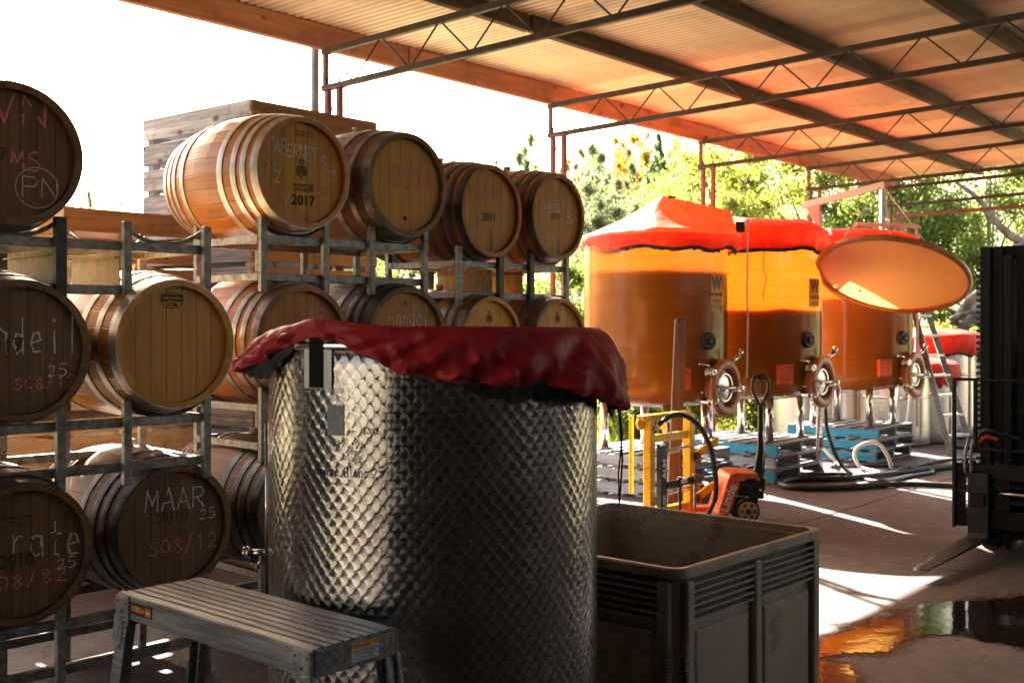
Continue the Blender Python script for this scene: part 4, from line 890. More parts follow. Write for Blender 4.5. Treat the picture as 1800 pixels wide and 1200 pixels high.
# ------------------------------------------------------------------ amber fibreglass tanks
FR = .72
def fib_tank(label, cx, cy, level, wine=None, leg_z=.417, zt=2.50, strap=False):
    t = thing('fibreglass_tank', label, 'tank', (cx, cy, 0), TH, 'amber fibreglass wine tanks')
    pr_ = [(.0, .83), (.3, .845), (.52, .875), (.64, .92), (.695, .975), (.715, 1.03), (FR, 1.09)] + [(FR + .002 * math.sin(k * 1.7), 1.09 + (zt - 1.09) * k / 14) for k in range(1, 15)]
    MB().lathe(pr_, 96).build('shell', m_fibre, t)
    MB().lathe([(FR + .001, zt - .03), (FR + .018, zt - .025), (FR + .018, zt), (FR - .01, zt + .002)], 72).build('rim_flange', m_fibre, t)
    wv = []; n_ = 72; vs = []; fs = []
    zs = [(.0, .86), (.52, .90), (.665, 1.0), (.692, 1.1), (.692, level)]
    for r_, z in zs:
        for k in range(n_):
            a = 2 * math.pi * k / n_; zz = z + (noise.noise(Vector((math.cos(a) * 5, math.sin(a) * 5, level))) * .03 + noise.noise(Vector((math.cos(a) * 22, math.sin(a) * 22, level))) * .015 if z == level else 0)
            vs.append((r_ * math.cos(a), r_ * math.sin(a), zz))
    for i in range(len(zs) - 1):
        for k in range(n_): fs.append((i * n_ + k, i * n_ + (k + 1) % n_, (i + 1) * n_ + (k + 1) % n_, (i + 1) * n_ + k))
    fs.append(tuple(4 * n_ + k for k in range(n_))); MB().add(vs, fs, True).build('wine_fill', wine or m_wine, t)
    for k in range(4):
        a = R(45 + 90 * k); x, y = .52 * math.cos(a), .52 * math.sin(a)
        lg = MB().tube([(x, y, leg_z + .01), (x, y, .93)], .042, 14).build('leg', m_chrome, t); MB().lathe([(0, 0), (.075, 0), (.075, .012), (0, .012)], 16).build('foot_plate', m_galv, lg, (x, y, leg_z))
    def on(psi, z, out=0.0): a = R(psi); return Matrix.Translation(Vector((math.sin(a) * (FR + out), -math.cos(a) * (FR + out), z))) @ Matrix.Rotation(a, 4, 'Z') @ Matrix.Rotation(R(90), 4, 'X')   # local z points outwards
    mw = MB().lathe([(.16, -.06), (.225, -.02), (.235, .05), (.275, .055), (.285, .075), (.275, .10), (.235, .112), (.185, .105), (.18, .04)], 40, on(0, 1.05)).build('manway_neck', m_fibre_rim, t)
    MB().lathe([(.0, .085), (.07, .08), (.12, .065), (.165, .05), (.182, .055), (.182, .03)], 40, on(0, 1.05)).build('manway_door', m_chrome, mw)
    MB().lathe([(.12, .075), (.135, .088), (.15, .07)], 40, on(0, 1.05)).build('door_ring', m_chrome, mw)
    M0 = on(0, 1.05)
    def pt(x, y, z): return M0 @ Vector((x, y, z))
    MB().tube([pt(-.28, .03, .10), pt(-.05, .0, .16), pt(.24, 0, .16)], .014, 8).tube([pt(-.05, -.03, .16), pt(.24, -.03, .16)], .014, 8).tube([pt(.1, 0, .10), pt(.1, 0, .22)], .016, 8).tube([pt(.04, .05, .21), pt(.16, -.07, .21)], .009, 8).build('clamp_arm', m_chrome, mw)
    MB().tube([pt(.12, .22, .05), pt(.22, .30, .10)], .02, 10).tube([pt(.22, .30, .10), pt(.25, .36, .12)], .028, 10).build('sample_valve', m_chrome, mw)
    pq = MB().box((0, 0, 0), (.20, .30, .012), on(-3, 2.0, .0)).build('maker_plaque', m_plq, t)
    font_mesh('plaque_print', 'W', .16, m_plq2, pq, on(-3, 2.06, .0075), .0003, .012, 1); font_mesh('plaque_print', 'FIBRE WINE TANKS', .05, m_plq2, pq, on(-3, 1.95, .0075), .0003, .001, .48)
    font_mesh('plaque_print', 'MADE TO LAST', .03, m_plq2, pq, on(-3, 1.89, .0075), .0003, 0, .7)
    MB().lathe([(.0, .05), (.03, .05), (.035, .035), (.05, .03), (.075, .045), (.085, .03), (.085, 0)], 24, on(-14, 1.5)).build('thermowell', m_rubber, t)
    for psi, z in ((-17, 1.2), (-15, .93)):
        v = MB().lathe([(.03, -.05), (.03, .05), (.05, .05), (.05, .065), (.03, .07), (.03, .11), (.047, .11), (.047, .13), (.02, .135), (0, .125)], 20, on(psi, z)).build('racking_valve', m_chrome, t)
        Mv = on(psi, z); MB().tube([Mv @ Vector((0, .03, .07)), Mv @ Vector((0, .07, .07)), Mv @ Vector((-.14, .085, .08))], .009, 8).build('valve_handle', m_chrome, v)
    MB().box((0, 0, .03), (.17, .21, .07), on(-38, 1.14)).build('sight_bracket', m_orange, t, bev=.01)
    MB().tube([(.02, -FR - .012, 1.0), (.02, -FR - .012, .85), (-.05, -FR + .02, .80)], .01, 6).build('drain_pipe', m_chrome, t)
    return t
m_fibre_rim = pmat('brown_fibreglass_ring', (.34, .12, .035), (.45, .18, .055), (9, 9, 9), .35, 0, .1, 0)
m_plq = pmat('plaque_orange', (.55, .2, .03), (.6, .24, .04), (9, 9, 9), .5, 0, 0, 0); m_plq2 = pmat('plaque_black', (.02, .015, .01), (.03, .02, .015), (9, 9, 9), .5, 0, 0, 0)
cen = [(1.45, 11.52), (2.70, 12.65), (4.32, 14.42)]
fib_tank('nearest amber fibreglass tank under the peaked red cover, dark wine filling most of it', *cen[0], 2.18)
fib_tank('middle amber fibreglass tank, wine up to mid height below a glowing yellow band', *cen[1], 1.82)
fib_tank('far amber fibreglass tank partly hidden behind the hanging lid', *cen[2], 1.98, wine=pmat('bright_red_wine', (.26, .04, .02), (.34, .07, .03), (3, 3, 3), .4, 0, 0, 0))
def fab_cover(label, cx, cy, rad, peak, hem, A, Bp, zA, zB, off=(0, 0), seed=1, flat=False, mat=None, top=None):
    t = thing('tank_cover', label, 'cover', (cx + off[0], cy + off[1], 0), 0, 'red covers on the background tanks'); n_ = 144; vs = []; fs = []; nt = 10; nsk = 6
    A = Vector((*A, 0)); Bv = Vector((*Bp, 0))
    for j in range(nt + nsk + 1):
        for k in range(n_):
            a = 2 * math.pi * k / n_; d = Vector((math.cos(a), math.sin(a), 0))
            s = min(1, max(0, (d * rad - A).dot(Bv - A) / max(1e-6, (Bv - A).length_squared))); q = A.lerp(Bv, s); zq = zA + (zB - zA) * s
            if j <= nt:
                f = j / nt; p = q.lerp(d * rad, f); e = f ** (1.0 if not flat else 2.6); z = zq + (peak - zq) * e - (0 if flat else .03 * math.sin(f * math.pi))
                z += noise.noise(Vector((math.cos(a) * 2 + seed, math.sin(a) * 2, f * 1.5))) * .035 * f * (1.6 - f) + noise.noise(Vector((p.x * 5, p.y * 5, seed))) * .012
            else:
                f = (j - nt) / nsk; r_ = rad + .02 * math.sin(f * 3) + noise.noise(Vector((a * 6, f, seed))) * .03 * f + noise.noise(Vector((a * 22, f, seed))) * .014 * f - .035 * f * f; p = d * r_
                z = peak - hem * f * (1 + .35 * noise.noise(Vector((a * 2.2, 0, seed + 4)))) + noise.noise(Vector((math.cos(a) * 2 + seed, math.sin(a) * 2, 1.5))) * .035 * .6
            vs.append((p.x, p.y, z))
    for i in range(nt + nsk):
        for k in range(n_): fs.append((i * n_ + k, i * n_ + (k + 1) % n_, (i + 1) * n_ + (k + 1) % n_, (i + 1) * n_ + k))
    nf = (nt + 1) * n_; MB().add(vs, fs[:nf], True).build('top_panel', top or mat or m_redcloth2, t); MB().add(vs, fs[nf:], True).build('skirt', mat or m_redcloth2, t)
    b = (nt + nsk) * n_; vs2 = []; fs2 = []
    for k in range(n_):
        x, y, z = vs[b + k]; q = noise.noise(Vector((k * .9, 0, seed))); vs2 += [(x * .995, y * .995, z + .01), (x * (.97 + q * .02), y * (.97 + q * .02), z - .035 - q * .02)]
    for k in range(n_): fs2.append((2 * k, 2 * ((k + 1) % n_), 2 * ((k + 1) % n_) + 1, 2 * k + 1))
    MB().add(vs2, fs2, True).build('elastic_hem', m_blackcloth, t); return t
f1c = fab_cover('peaked faded red cover with painted sunlit top, tented over the nearest amber tank', *cen[0], .795, 2.55, .15, (-.02, -.30), (.66, -.20), 2.93, 2.79, off=(.06, .0), seed=2, top=m_salmon)
# patch tabs on the ridge
MB().box((.05, -.42, 2.90), (.07, .10, .012), Matrix.Rotation(R(0), 4, 'X')).build('black_tab', m_blackcloth, f1c); MB().box((.74, -.30, 2.62), (.08, .05, .10)).build('black_tab', m_blackcloth, f1c)
c2v = fab_cover('bright red cover with a flat top on the middle amber tank', *cen[1], .79, 2.68, .22, (-.2, -.1), (.3, .1), 2.83, 2.82, seed=5, flat=True)
fab_cover('red cover on the far amber tank behind the raised lid', *cen[2], .79, 2.74, .22, (-.2, -.1), (.3, .1), 2.86, 2.85, seed=8, flat=True)
# webbing strap and cord hanging from the covers
st_ = thing('hanging_strap', 'pale webbing strap hanging from the peaked red cover down to the manway', 'strap', (0, 0, 0))
MB().add([tuple(P(1314 + dx, py, 10.95) + Vector((0, dy, 0))) for py in (385, 440, 520, 560, 600, 665) for dx, dy in ((-1.6 + math.sin(py) * 1, 0), (1.8 + math.sin(py) * 1, .006))], [(2 * i, 2 * i + 1, 2 * i + 3, 2 * i + 2) for i in range(5)]).build('webbing', m_bung, st_)
MB().tube([P(1343, 432, 11.85), P(1342, 470, 11.85), P(1347, 490, 11.85), P(1342, 515, 11.85), P(1342, 528, 11.85)], .005, 5).build('draw_cord', m_black, c2v, loc=-c2v.location)
# ------------------------------------------------------------------ lid hanging from a davit
e1_ = Vector((.95, .05, -.31)).normalized(); e2_ = Vector((-.118, .92, -.361)); e2_ = (e2_ - e1_ * e2_.dot(e1_)).normalized(); nn = e1_.cross(e2_)
LC = P(1568, 484, 12.0); Ml = Matrix((e1_, e2_, nn)).transposed().to_4x4(); Ml.translation = LC
ld = thing('hanging_lid', 'round orange fibreglass tank lid hanging tilted from the white davit', 'lid', LC)
def lidmat():
    M = Mat('orange_fibreglass_lid'); n_ = M.noise(M.coord(scale=(2, 2, 2)), 1, 6); col = M.mix(n_.ramp(.3, .7), (.74, .15, .008), (.82, .21, .015))
    p = M.pbsdf(color=col, rough=.4, coat=.3, coatr=.2); t = M.node('ShaderNodeBsdfTranslucent'); M.set(t, 'Color', (1, .5, .12)); ms = M.node('ShaderNodeMixShader'); ms.inputs[0].default_value = .35
    M.T.links.new(p.outputs[0], ms.inputs[1]); M.T.links.new(t.outputs[0], ms.inputs[2]); return M.finish(ms.outputs[0])
m_lid = lidmat()
MB().lathe([(0, .075), (.3, .06), (.6, .03), (.72, .005), (.75, .0), (.755, -.03)], 72, Ml.to_3x3().to_4x4()).build('lid_disc', m_lid, ld)
MB().lathe([(.755, -.035), (.785, -.035), (.797, -.01), (.79, .02), (.76, .035), (.752, .0), (.755, -.035)], 72, Ml.to_3x3().to_4x4()).build('lid_rim', m_fibre_rim, ld)
MB().lathe([(.0, -.01), (.018, -.01), (.02, .0)], 12, Ml.to_3x3().to_4x4() @ Matrix.Translation((-.1, .55, .022))).build('vent_plug', m_bung, ld)
dv = thing('davit', 'white painted steel davit arm and mast holding up the orange lid', 'crane', (0, 0, 0))
pa, pb = P(1410, 362, 12.9), P(1555, 325, 12.0)
MB().beam(pa, pb, .03, .075).build('arm', m_white, dv, bev=.004)
pm = P(1440, 372, 12.9); MB().tube([(pm.x, pm.y, .42), (pm.x, pm.y, pm.z)], .035, 12).build('mast', m_white, dv)
q1 = pa.lerp(pb, .05); q2 = pa.lerp(pb, .22); MB().add([tuple(q1 + Vector((0, dy, -.03))) for dy in (-.006, .006)] + [tuple(q2 + Vector((0, dy, -.03))) for dy in (-.006, .006)] + [(pm.x, pm.y + dy, pm.z - .22) for dy in (-.006, .006)], [(0, 2, 4), (1, 5, 3), (0, 1, 3, 2), (2, 3, 5, 4), (4, 5, 1, 0)]).build('gusset', m_white, dv)
MB().tube([pb + Vector((-.05, 0, -.03)), LC + e1_ * -.70 + e2_ * -.30 + nn * .03], .009, 6).tube([pb + Vector((0, 0, -.03)), LC + nn * .1 + Vector((0, 0, .0))], .006, 6).tube([pb + Vector((0, 0, -.03)), LC + e1_ * .0 - e2_ * .76], .006, 6).build('lifting_rope', m_bung, dv)
dv2 = thing('handrail_frame', 'white tubular rail standing above the far red cover behind the raised lid', 'rail', (0, 0, 0))
MB().tube([P(1500, 402, 14.0), P(1506, 394, 14.0), P(1612, 397, 14.0), P(1616, 402, 14.0)], .026, 8).tube([P(1612, 400, 14.0), Vector((P(1612, 400, 14.0).x, 14.0, .4))], .018, 8).tube([P(1592, 400, 14.0), P(1592, 412, 14.0)], .018, 8).build('tube_frame', m_white, dv2)
# ------------------------------------------------------------------ small steel tanks at the back
def small_tank(label, x, y, r_, h, z0=.02, tagged=False):
    t = thing('small_steel_tank', label, 'tank', (x, y, z0), TH, 'small dimpled steel tanks at the back'); MB().lathe([(r_ * .98, 0), (r_, .01)] + [(r_, h * k / 8) for k in range(1, 9)] + [(0, h + .02)], 48).build('shell', m_steel_white, t)
    MB().lathe([(r_ + .001, h * .62), (r_ + .006, h * .62), (r_ + .006, h * .65), (r_ + .001, h * .65)], 48).build('band', m_chrome, t)
    a = R(-20); MB().box((math.sin(a) * r_, -math.cos(a) * r_, h * .45), (.06, .02, h * .7)).build('level_board', m_bung, t)
    return t
small_tank('pale steel tank without a red cover between the far amber tank and the stepladder', 5.35, 15.9, .46, 1.02)
ta = small_tank('tall dimpled steel tank behind the stepladder with a loose red cover', 6.42, 17.0, .50, 1.45)
tb = small_tank('dimpled steel tank with a blue label just left of the forklift mast', 7.22, 17.3, .48, 1.30)
MB().box((-.2, -.455, 1.08), (.13, .01, .1)).build('blue_label', m_tape, tb)
small_tank('dimpled steel tank showing beneath the middle amber tank', 3.95, 15.6, .42, 1.1)
small_tank('bluish steel tank showing beneath the gap of the middle and far amber tanks', 4.75, 16.6, .40, 1.1)
fab_cover('red cover on the tall steel tank behind the stepladder', 6.42, 17.0, .56, 1.50, .25, (-.1, 0), (.1, 0), 1.60, 1.6, seed=11, flat=True)
fab_cover('red cover on the steel tank just left of the forklift mast', 7.22, 17.3, .53, 1.36, .18, (-.1, 0), (.1, 0), 1.42, 1.42, seed=13, flat=True)
fab_cover('low hanging red cover on a short tank left of the stepladder', 5.95, 16.2, .40, 1.10, .28, (-.1, 0), (.1, 0), 1.18, 1.18, seed=17, flat=True)
small_tank('short steel tank under the low hanging red cover', 5.95, 16.2, .36, 1.08)
# stepladder
sl = thing('stepladder', 'tall aluminium stepladder opened beside the far red covered tanks', 'ladder', (0, 0, 0))
top = P(1600, 520, 14.6); b1 = F(1672, 802, .0); b2 = F(1724, 780, .0)
fa, fb = Vector((b1.x, b1.y, 0)), Vector((b1.x + .42, b1.y + .35, 0)); ta_, tb_ = top, top + Vector((.22, .18, 0))
for p, q in ((ta_, fa), (tb_, fb)): MB().beam(p, q, .03, .07).build('stile', m_alu, sl)
for k in range(1, 8): s_ = k / 8; MB().beam(ta_.lerp(fa, s_), tb_.lerp(fb, s_), .09, .03).build('tread', m_alu, sl)
for p, q in ((ta_, Vector((top.x - .12, 15.0, 0))), (tb_, Vector((top.x + .2, 15.4, 0)))): MB().beam(p, q, .03, .05).build('rear_stile', m_white, sl)
MB().beam(ta_, tb_, .2, .03).build('top_cap', m_alu, sl)
# ------------------------------------------------------------------ rough timber post
po = thing('timber_post', 'rough brown timber post standing in front of the nearest amber tank', 'post', (1.485, 10.15, 0))
MB().beam((-.05, 0, 0), (.02, 0, 1.70), .105, .07, Vector((0, 1, 0))).add([(-.03, -.034, 1.70), (.07, -.034, 1.70), (.06, .03, 1.70), (-.02, .03, 1.70), (0, -.02, 1.725), (.045, -.01, 1.728), (.03, .02, 1.71)], [(0, 1, 5, 4), (1, 2, 6, 5), (2, 3, 6), (3, 0, 4, 6), (4, 5, 6)]).build('timber', m_post, po, bev=.006)
# ------------------------------------------------------------------ yellow lifter
yl = thing('barrel_lifter', 'yellow steel lifter frame with black mast and arms behind the grey bin', 'lifter', (1.11, 9.2, 0), TH)
def ybx(c, d, n='frame_bar', m=None, bev=.004): return MB().box(c, d).build(n, m or m_yellow, yl, bev=bev)
ybx((0, 0, .50), (.075, .07, .78), 'frame_post'); ybx((.62, 0, .50), (.085, .07, .80), 'frame_post')
ybx((.27, .02, .905), (.74, .075, .045)); ybx((.31, 0, .73), (.55, .03, .065)); ybx((.36, 0, .135), (.62, .05, .05)); ybx((-.02, .16, .6), (.03, .03, .64), 'guard_bar'); ybx((.40, .12, .84), (.03, .03, .14), 'guard_bar')
MB().lathe([(0, 0), (.05, 0), (.05, .03), (0, .035)], 16, Matrix.Translation((-.07, .05, .86)) @ Matrix.Rotation(R(90), 4, 'X')).build('pulley', m_yellow, yl)
ybx((.31, .0, .732), (.10, .034, .05), 'bare_patch', m_bung)
for z in (.82, .52, .22): MB().lathe([(0, .008), (.012, .006), (.014, 0)], 8, Matrix.Translation((0, -.036, z)) @ Matrix.Rotation(R(90), 4, 'X')).build('bolt', m_galv, yl)
ms_ = ybx((.03, -.10, .40), (.085, .05, .58), 'black_mast', m_black)
font_mesh('mast_lettering', 'ALM', .075, m_white, ms_, Matrix.Translation((.03, -.127, .50)) @ FRONT @ Matrix.Rotation(R(90), 4, 'Z'), .0004, .002, 1.1)
font_mesh('mast_lettering', 'TUSK', .06, m_white, ms_, Matrix.Translation((.03, -.127, .22)) @ FRONT @ Matrix.Rotation(R(90), 4, 'Z'), .0004, .002, 1.0)
MB().box((.34, -.12, .365), (.55, .03, .055)).build('lift_arm', m_black, yl, bev=.003); MB().box((.30, -.137, .372), (.13, .004, .03)).build('arm_sticker', m_white, yl)
for z, x1, r_ in ((.30, .64, .011), (.275, .64, .008), (.64, .66, .012), (.61, .3, .008)): MB().tube([(.04, -.10, z), (x1, -.10, z + .01)], r_, 8).build('tie_rod', m_chrome if z < .5 else m_bung, yl)
for x in (.24, .48): MB().tube([(x, -.14, .40), (x, -.14, .02)], .012, 8).tube([(x, -.14, .40), (x, -.14, .415)], .022, 10).build('chain_rod', m_black if x < .3 else m_galv, yl)
for z in (.56, .20):
    MB().add([(.66, -.03, z - .05), (.66, -.03, z + .02), (.83, -.14, z + .14), (.83, -.14, z + .07), (.66, -.05, z - .05), (.66, -.05, z + .02), (.83, -.16, z + .14), (.83, -.16, z + .07)], [(0, 1, 2, 3), (7, 6, 5, 4), (0, 4, 5, 1), (1, 5, 6, 2), (2, 6, 7, 3), (3, 7, 4, 0)]).build('swing_bracket', m_yellow, yl)
    ybx((.665, -.05, z - .02), (.05, .04, .06), 'hinge_block', m_black); ybx((.69, -.06, z - .03), (.02, .03, .07), 'red_tag', m_orange)
hs = [Vector(p) for p in ((.02, -.04, .80), (.10, -.06, .87), (.20, -.09, .915), (.32, -.12, .915), (.43, -.16, .86), (.52, -.20, .76), (.58, -.23, .62), (.60, -.25, .48), (.62, -.26, .34), (.60, -.26, .20), (.52, -.24, .08))]
def smooth_path(p, n=8):
    out = []; p = [Vector(q) for q in p]; q = [p[0] * 2 - p[1]] + p + [p[-1] * 2 - p[-2]]
    for i in range(1, len(q) - 2):
        for k in range(n):
            t = k / n; out.append(.5 * ((2 * q[i]) + (q[i + 1] - q[i - 1]) * t + (2 * q[i - 1] - 5 * q[i] + 4 * q[i + 1] - q[i + 2]) * t * t + (3 * q[i] - q[i - 1] - 3 * q[i + 1] + q[i + 2]) * t ** 3))
    return out + [p[-1]]
sp_ = smooth_path(hs, 6); MB().tube(sp_, .019, 10).build('hydraulic_hose', m_rubber, yl)
hh = MB()
for i in range(8, len(sp_) - 6): 
    d = (sp_[i + 1] - sp_[i]).normalized(); hh.tube([sp_[i], sp_[i] + d * .012], .024, 8)
hh.build('hose_spiral_guard', m_rubber, yl)
MB().tube([sp_[0], sp_[3]], .021, 8).build('hose_ferrule', m_chrome, yl)
# ------------------------------------------------------------------ pallet jack
pj = thing('pallet_jack', 'orange-red hand pallet jack with black handle standing by the yellow lifter', 'pallet jack', (2.03, 9.72, 0), R(3))
def side_prism(pts, y0, y1, name, mat, parent=pj, bev=.004):
    n_ = len(pts); vs = [(x, y0, z) for x, z in pts] + [(x, y1, z) for x, z in pts]
    return MB().add(vs, [tuple(range(n_)), tuple(range(n_, 2 * n_))[::-1]] + [(i, n_ + i, n_ + (i + 1) % n_, (i + 1) % n_) for i in range(n_)]).build(name, mat, parent, bev=bev)
body = side_prism([(-.33, .03), (-.24, .03), (-.14, .30), (-.135, .36), (-.02, .37), (.02, .355), (.02, .41), (-.16, .42), (-.215, .405), (-.235, .36)], -.20, .20, 'body', m_orange)
font_mesh('brand_lettering', 'Linde', .11, m_white, body, Matrix.Translation((-.232, -.2035, .21)) @ FRONT @ Matrix.Rotation(R(69), 4, 'Z'), .0004, .002, 1.0)
for s_ in (-1, 1):
    side_prism([(-1.42, .04), (-1.36, .06), (-.25, .09), (-.25, .03), (-1.38, .025)], s_ * .19 - .075, s_ * .19 + .075, 'fork', m_orange)
    w_ = MB().lathe([(.0, -.03), (.085, -.03), (.09, -.026), (.1, -.026), (.1, .026), (.09, .026), (.085, .02), (0, .012)], 28, Matrix.Rotation(R(90), 4, 'X')).build('steer_wheel', m_rubber, pj, (-.07, s_ * .09 - (.10 if s_ < 0 else 0), .10))
    fc = MB().lathe([(.0, .036), (.028, .036), (.03, .03), (.04, .03), (.075, .034), (.082, .03), (.082, .02)], 28, Matrix.Rotation(R(90), 4, 'X')).build('wheel_hub', m_tan, w_)
    mbx = MB()
    for k in range(6):
        a = k * math.pi / 3; mbx.add([(.04 * math.cos(a - .25), -.0375, .04 * math.sin(a - .25)), (.073 * math.cos(a - .22), -.0375, .073 * math.sin(a - .22)), (.073 * math.cos(a + .22), -.0375, .073 * math.sin(a + .22)), (.04 * math.cos(a + .25), -.0375, .04 * math.sin(a + .25))], [(0, 1, 2, 3)])
    mbx.build('hub_recess', m_brown if 'm_brown' in globals() else m_post, w_); MB().lathe([(0, .045), (.022, .045), (.024, .03)], 14, Matrix.Rotation(R(90), 4, 'X')).build('axle_cap', m_black, w_)
MB().box((-.03, 0, .27), (.16, .15, .12)).box((.03, 0, .22), (.13, .22, .07)).box((-.06, .0, .17), (.24, .1, .05)).tube([(0, 0, .16), (0, 0, .40)], .04, 12).box((.07, 0, .31), (.09, .16, .12)).build('pump_body', m_black, pj, bev=.006)
for (x, z) in ((.05, .35), (.10, .36), (.06, .26), (.12, .23), (-.06, .20)): MB().lathe([(0, .01), (.014, .008), (.014, 0)], 8, Matrix.Translation((x, -.112, z)) @ Matrix.Rotation(R(90), 4, 'X')).build('bolt', m_chrome, pj)
side_prism([(.02, .30), (.10, .30), (.115, .60), (.105, .98), (.075, .98), (.07, .60)], -.02, .02, 'handle_shaft', m_black); MB().tube([(.112, -.02, .36), (.125, -.02, .62), (.115, -.02, .96)], .008, 8).build('release_rod', m_chrome, pj)
lp = smooth_path([(.09, 0, .97), (.055, -.02, 1.02), (.02, -.03, 1.10), (.02, -.03, 1.18), (.05, -.02, 1.215), (.12, .0, 1.22), (.165, .02, 1.18), (.17, .03, 1.10), (.135, .02, 1.02), (.10, 0, .97)], 5)
MB().tube(lp, .015, 8, caps=False).build('handle_loop', m_black, pj); MB().beam((.07, 0, 1.205), (.14, 0, 1.21), .03, .03).tube([(.1, 0, 1.21), (.105, 0, 1.07)], .008, 6).build('release_lever', m_black, pj)
MB().tube([(-.12, -.1, .39), (-.05, -.1, .395)], .02, 8).build('blue_cap', m_blue, pj)
# timber offcut behind the bin
oc = thing('timber_offcut', 'short brown timber beam end lying behind the grey bin rim', 'timber', (.80, 8.6, 0), R(-8)); MB().box((0, 0, .12), (.32, .9, .24)).build('beam', m_brownwood, oc, bev=.01)
# ------------------------------------------------------------------ forklift
fk = thing('forklift', 'black forklift at the right edge with raised backrest cage and one fork on the floor', 'forklift', (3.64, 7.95, 0), R(-39.7))
def fb_(c, d, n, m=None, bev=.004, parent=None): return MB().box(c, d).build(n, m or m_fkb, parent or fk, bev=bev)
m_fkb = pmat('black_forklift_enamel', (.007, .007, .008), (.014, .0135, .0135), (6, 6, 6), .55, 0, .08, 0, spot=14, spotc=(.03, .026, .024), spec=.3)
m_fork = pmat('worn_fork_steel', (.028, .022, .019), (.055, .045, .04), (8, 8, 8), .55, .3, .25, 0, spot=11, spotc=(.03, .022, .018))
for s_ in (-1, 1):
    x = s_ * .37; pr_ = [(-1.15, .105), (-1.10, .112), (-.02, .135), (.03, .15), (.03, .62), (-.015, .62), (-.015, .19), (-.04, .165), (-1.13, .120)]
    n_ = len(pr_); w0 = lambda y: .07 if y > -1.0 else .05
    vs = [(x - w0(y), y, z - .03) for y, z in pr_] + [(x + w0(y), y, z - .03) for y, z in pr_]
    MB().add(vs, [tuple(range(n_))[::-1], tuple(range(n_, 2 * n_))] + [(i, (i + 1) % n_, n_ + (i + 1) % n_, n_ + i) for i in range(n_)]).build('fork', m_fork, fk, bev=.003)
    fb_((x, .01, .40), (.10, .09, .10), 'fork_hook')
    fb_((s_ * .36, .20, 1.14), (.07, .17, 2.16), 'mast_rail'); fb_((s_ * .285, .23, 1.15), (.07, .14, 2.14), 'mast_channel'); fb_((s_ * .215, .22, 1.10), (.06, .15, 2.12), 'inner_rail')
    fb_((s_ * .13, .27, 1.15), (.09, .09, 2.1), 'lift_cylinder'); 
    mbc = MB()
    for k in range(46): mbc.box((s_ * .395 - .0, .085, .16 + k * .044), (.028, .016, .024))
    mbc.build('lift_chain', m_galv_dark, fk)['kind'] = 'stuff'
fb_((0, .26, 2.18), (.66, .06, .10), 'mast_cross_head'); fb_((0, .24, .30), (.66, .05, .14), 'mast_cross_bar')
# carriage
fb_((0, .065, .60), (1.02, .05, .11), 'carriage_plate'); fb_((0, .065, .26), (1.02, .05, .13), 'carriage_plate'); fb_((-.22, .07, .43), (.10, .04, .26), 'carriage_stile'); fb_((.22, .07, .43), (.10, .04, .26), 'carriage_stile')
for k in range(18): fb_((-.48 + k * .056, .065, .662), (.03, .04, .014), 'carriage_notch', bev=0)
MB().tube([(-.5, .05, .45), (.5, .05, .45)], .014, 10).build('shift_cylinder', m_chrome, fk); fb_((0, .08, .50), (.9, .03, .03), 'side_shift_bar'); fb_((0, .08, .39), (.9, .03, .04), 'side_shift_bar')
# load backrest
for z in (.18, .76, 1.26): 
    if z > .5: fb_((0, .03, z), (1.12, .022, .022), 'backrest_bar')
for x in (-.55, -.40, .40, .55): fb_((x, .03, .72 if abs(x) > .5 else 1.0), (.026, .026, 1.08 if abs(x) > .5 else .54), 'backrest_upright')
for x in (-.52, .52): fb_((x, .05, .42), (.09, .02, .46), 'backrest_side_plate')
for x in (-.47, -.43, .45): MB().tube(smooth_path([(x, .04, .58), (x + .01, .0, .74), (x + .03, .05, .84), (x + .08, .1, .80)], 5), .011, 8).tube([(x, .04, .58), (x + .001, .03, .66)], .017, 8).build('hydraulic_fitting', m_galv, fk)
MB().tube(smooth_path([(-.40, .08, .82), (-.33, .03, .90), (-.22, .05, .88), (-.12, .1, .84)], 6), .014, 8).build('blue_hydraulic_hose', m_hose, fk); MB().tube(smooth_path([(-.40, .08, .79), (-.33, .05, .85), (-.26, .08, .83)], 6), .016, 8).build('red_hose_cap', m_orange, fk)
# truck body behind the mast
side_prism([(.38, .25), (.55, .75), (.75, .80), (.80, .55), (1.15, .50), (1.2, .95), (2.1, 1.0), (2.25, .8), (2.25, .25)], -.42, .42, 'chassis', m_fkb, fk, .02).rotation_euler = (0, 0, R(90))
bpy.context.view_layer.update()
for s_ in (-1, 1):
    MB().tube([(s_ * .42, .50, .78), (s_ * .42, .72, 2.08)], .03, 8).tube([(s_ * .42, .72, 2.08), (s_ * .42, 1.75, 2.10)], .03, 8).tube([(s_ * .42, 1.75, 2.10), (s_ * .42, 1.95, .95)], .03, 8).build('guard_post', m_fkb, fk)
    for y, r_ in ((.52, .27), (1.75, .23)): w_ = MB().lathe([(0, -.09), (r_ * .6, -.09), (r_ * .95, -.085), (r_, -.06), (r_, .06), (r_ * .95, .085), (r_ * .6, .09), (0, .09)], 28, Matrix.Rotation(R(90), 4, 'Y')).build('wheel', m_rubber, fk, (s_ * .42, y, r_))
for k in range(7): MB().beam((-.42, .80 + k * .15, 2.10), (.42, .80 + k * .15, 2.10), .03, .03).build('guard_slat', m_fkb, fk)
fb_((0, 1.3, 1.08), (.45, .45, .12), 'seat', m_rubber, .03); fb_((0, 1.52, 1.32), (.42, .10, .42), 'seat_back', m_rubber, .03)
MB().lathe([(.16, 0), (.175, .012), (.19, 0), (.175, -.012), (.16, 0)], 24, Matrix.Translation((0, .95, 1.25)) @ Matrix.Rotation(R(60), 4, 'X')).tube([(0, .98, 1.24), (0, .78, .95)], .02, 8).build('steering_wheel', m_rubber, fk)
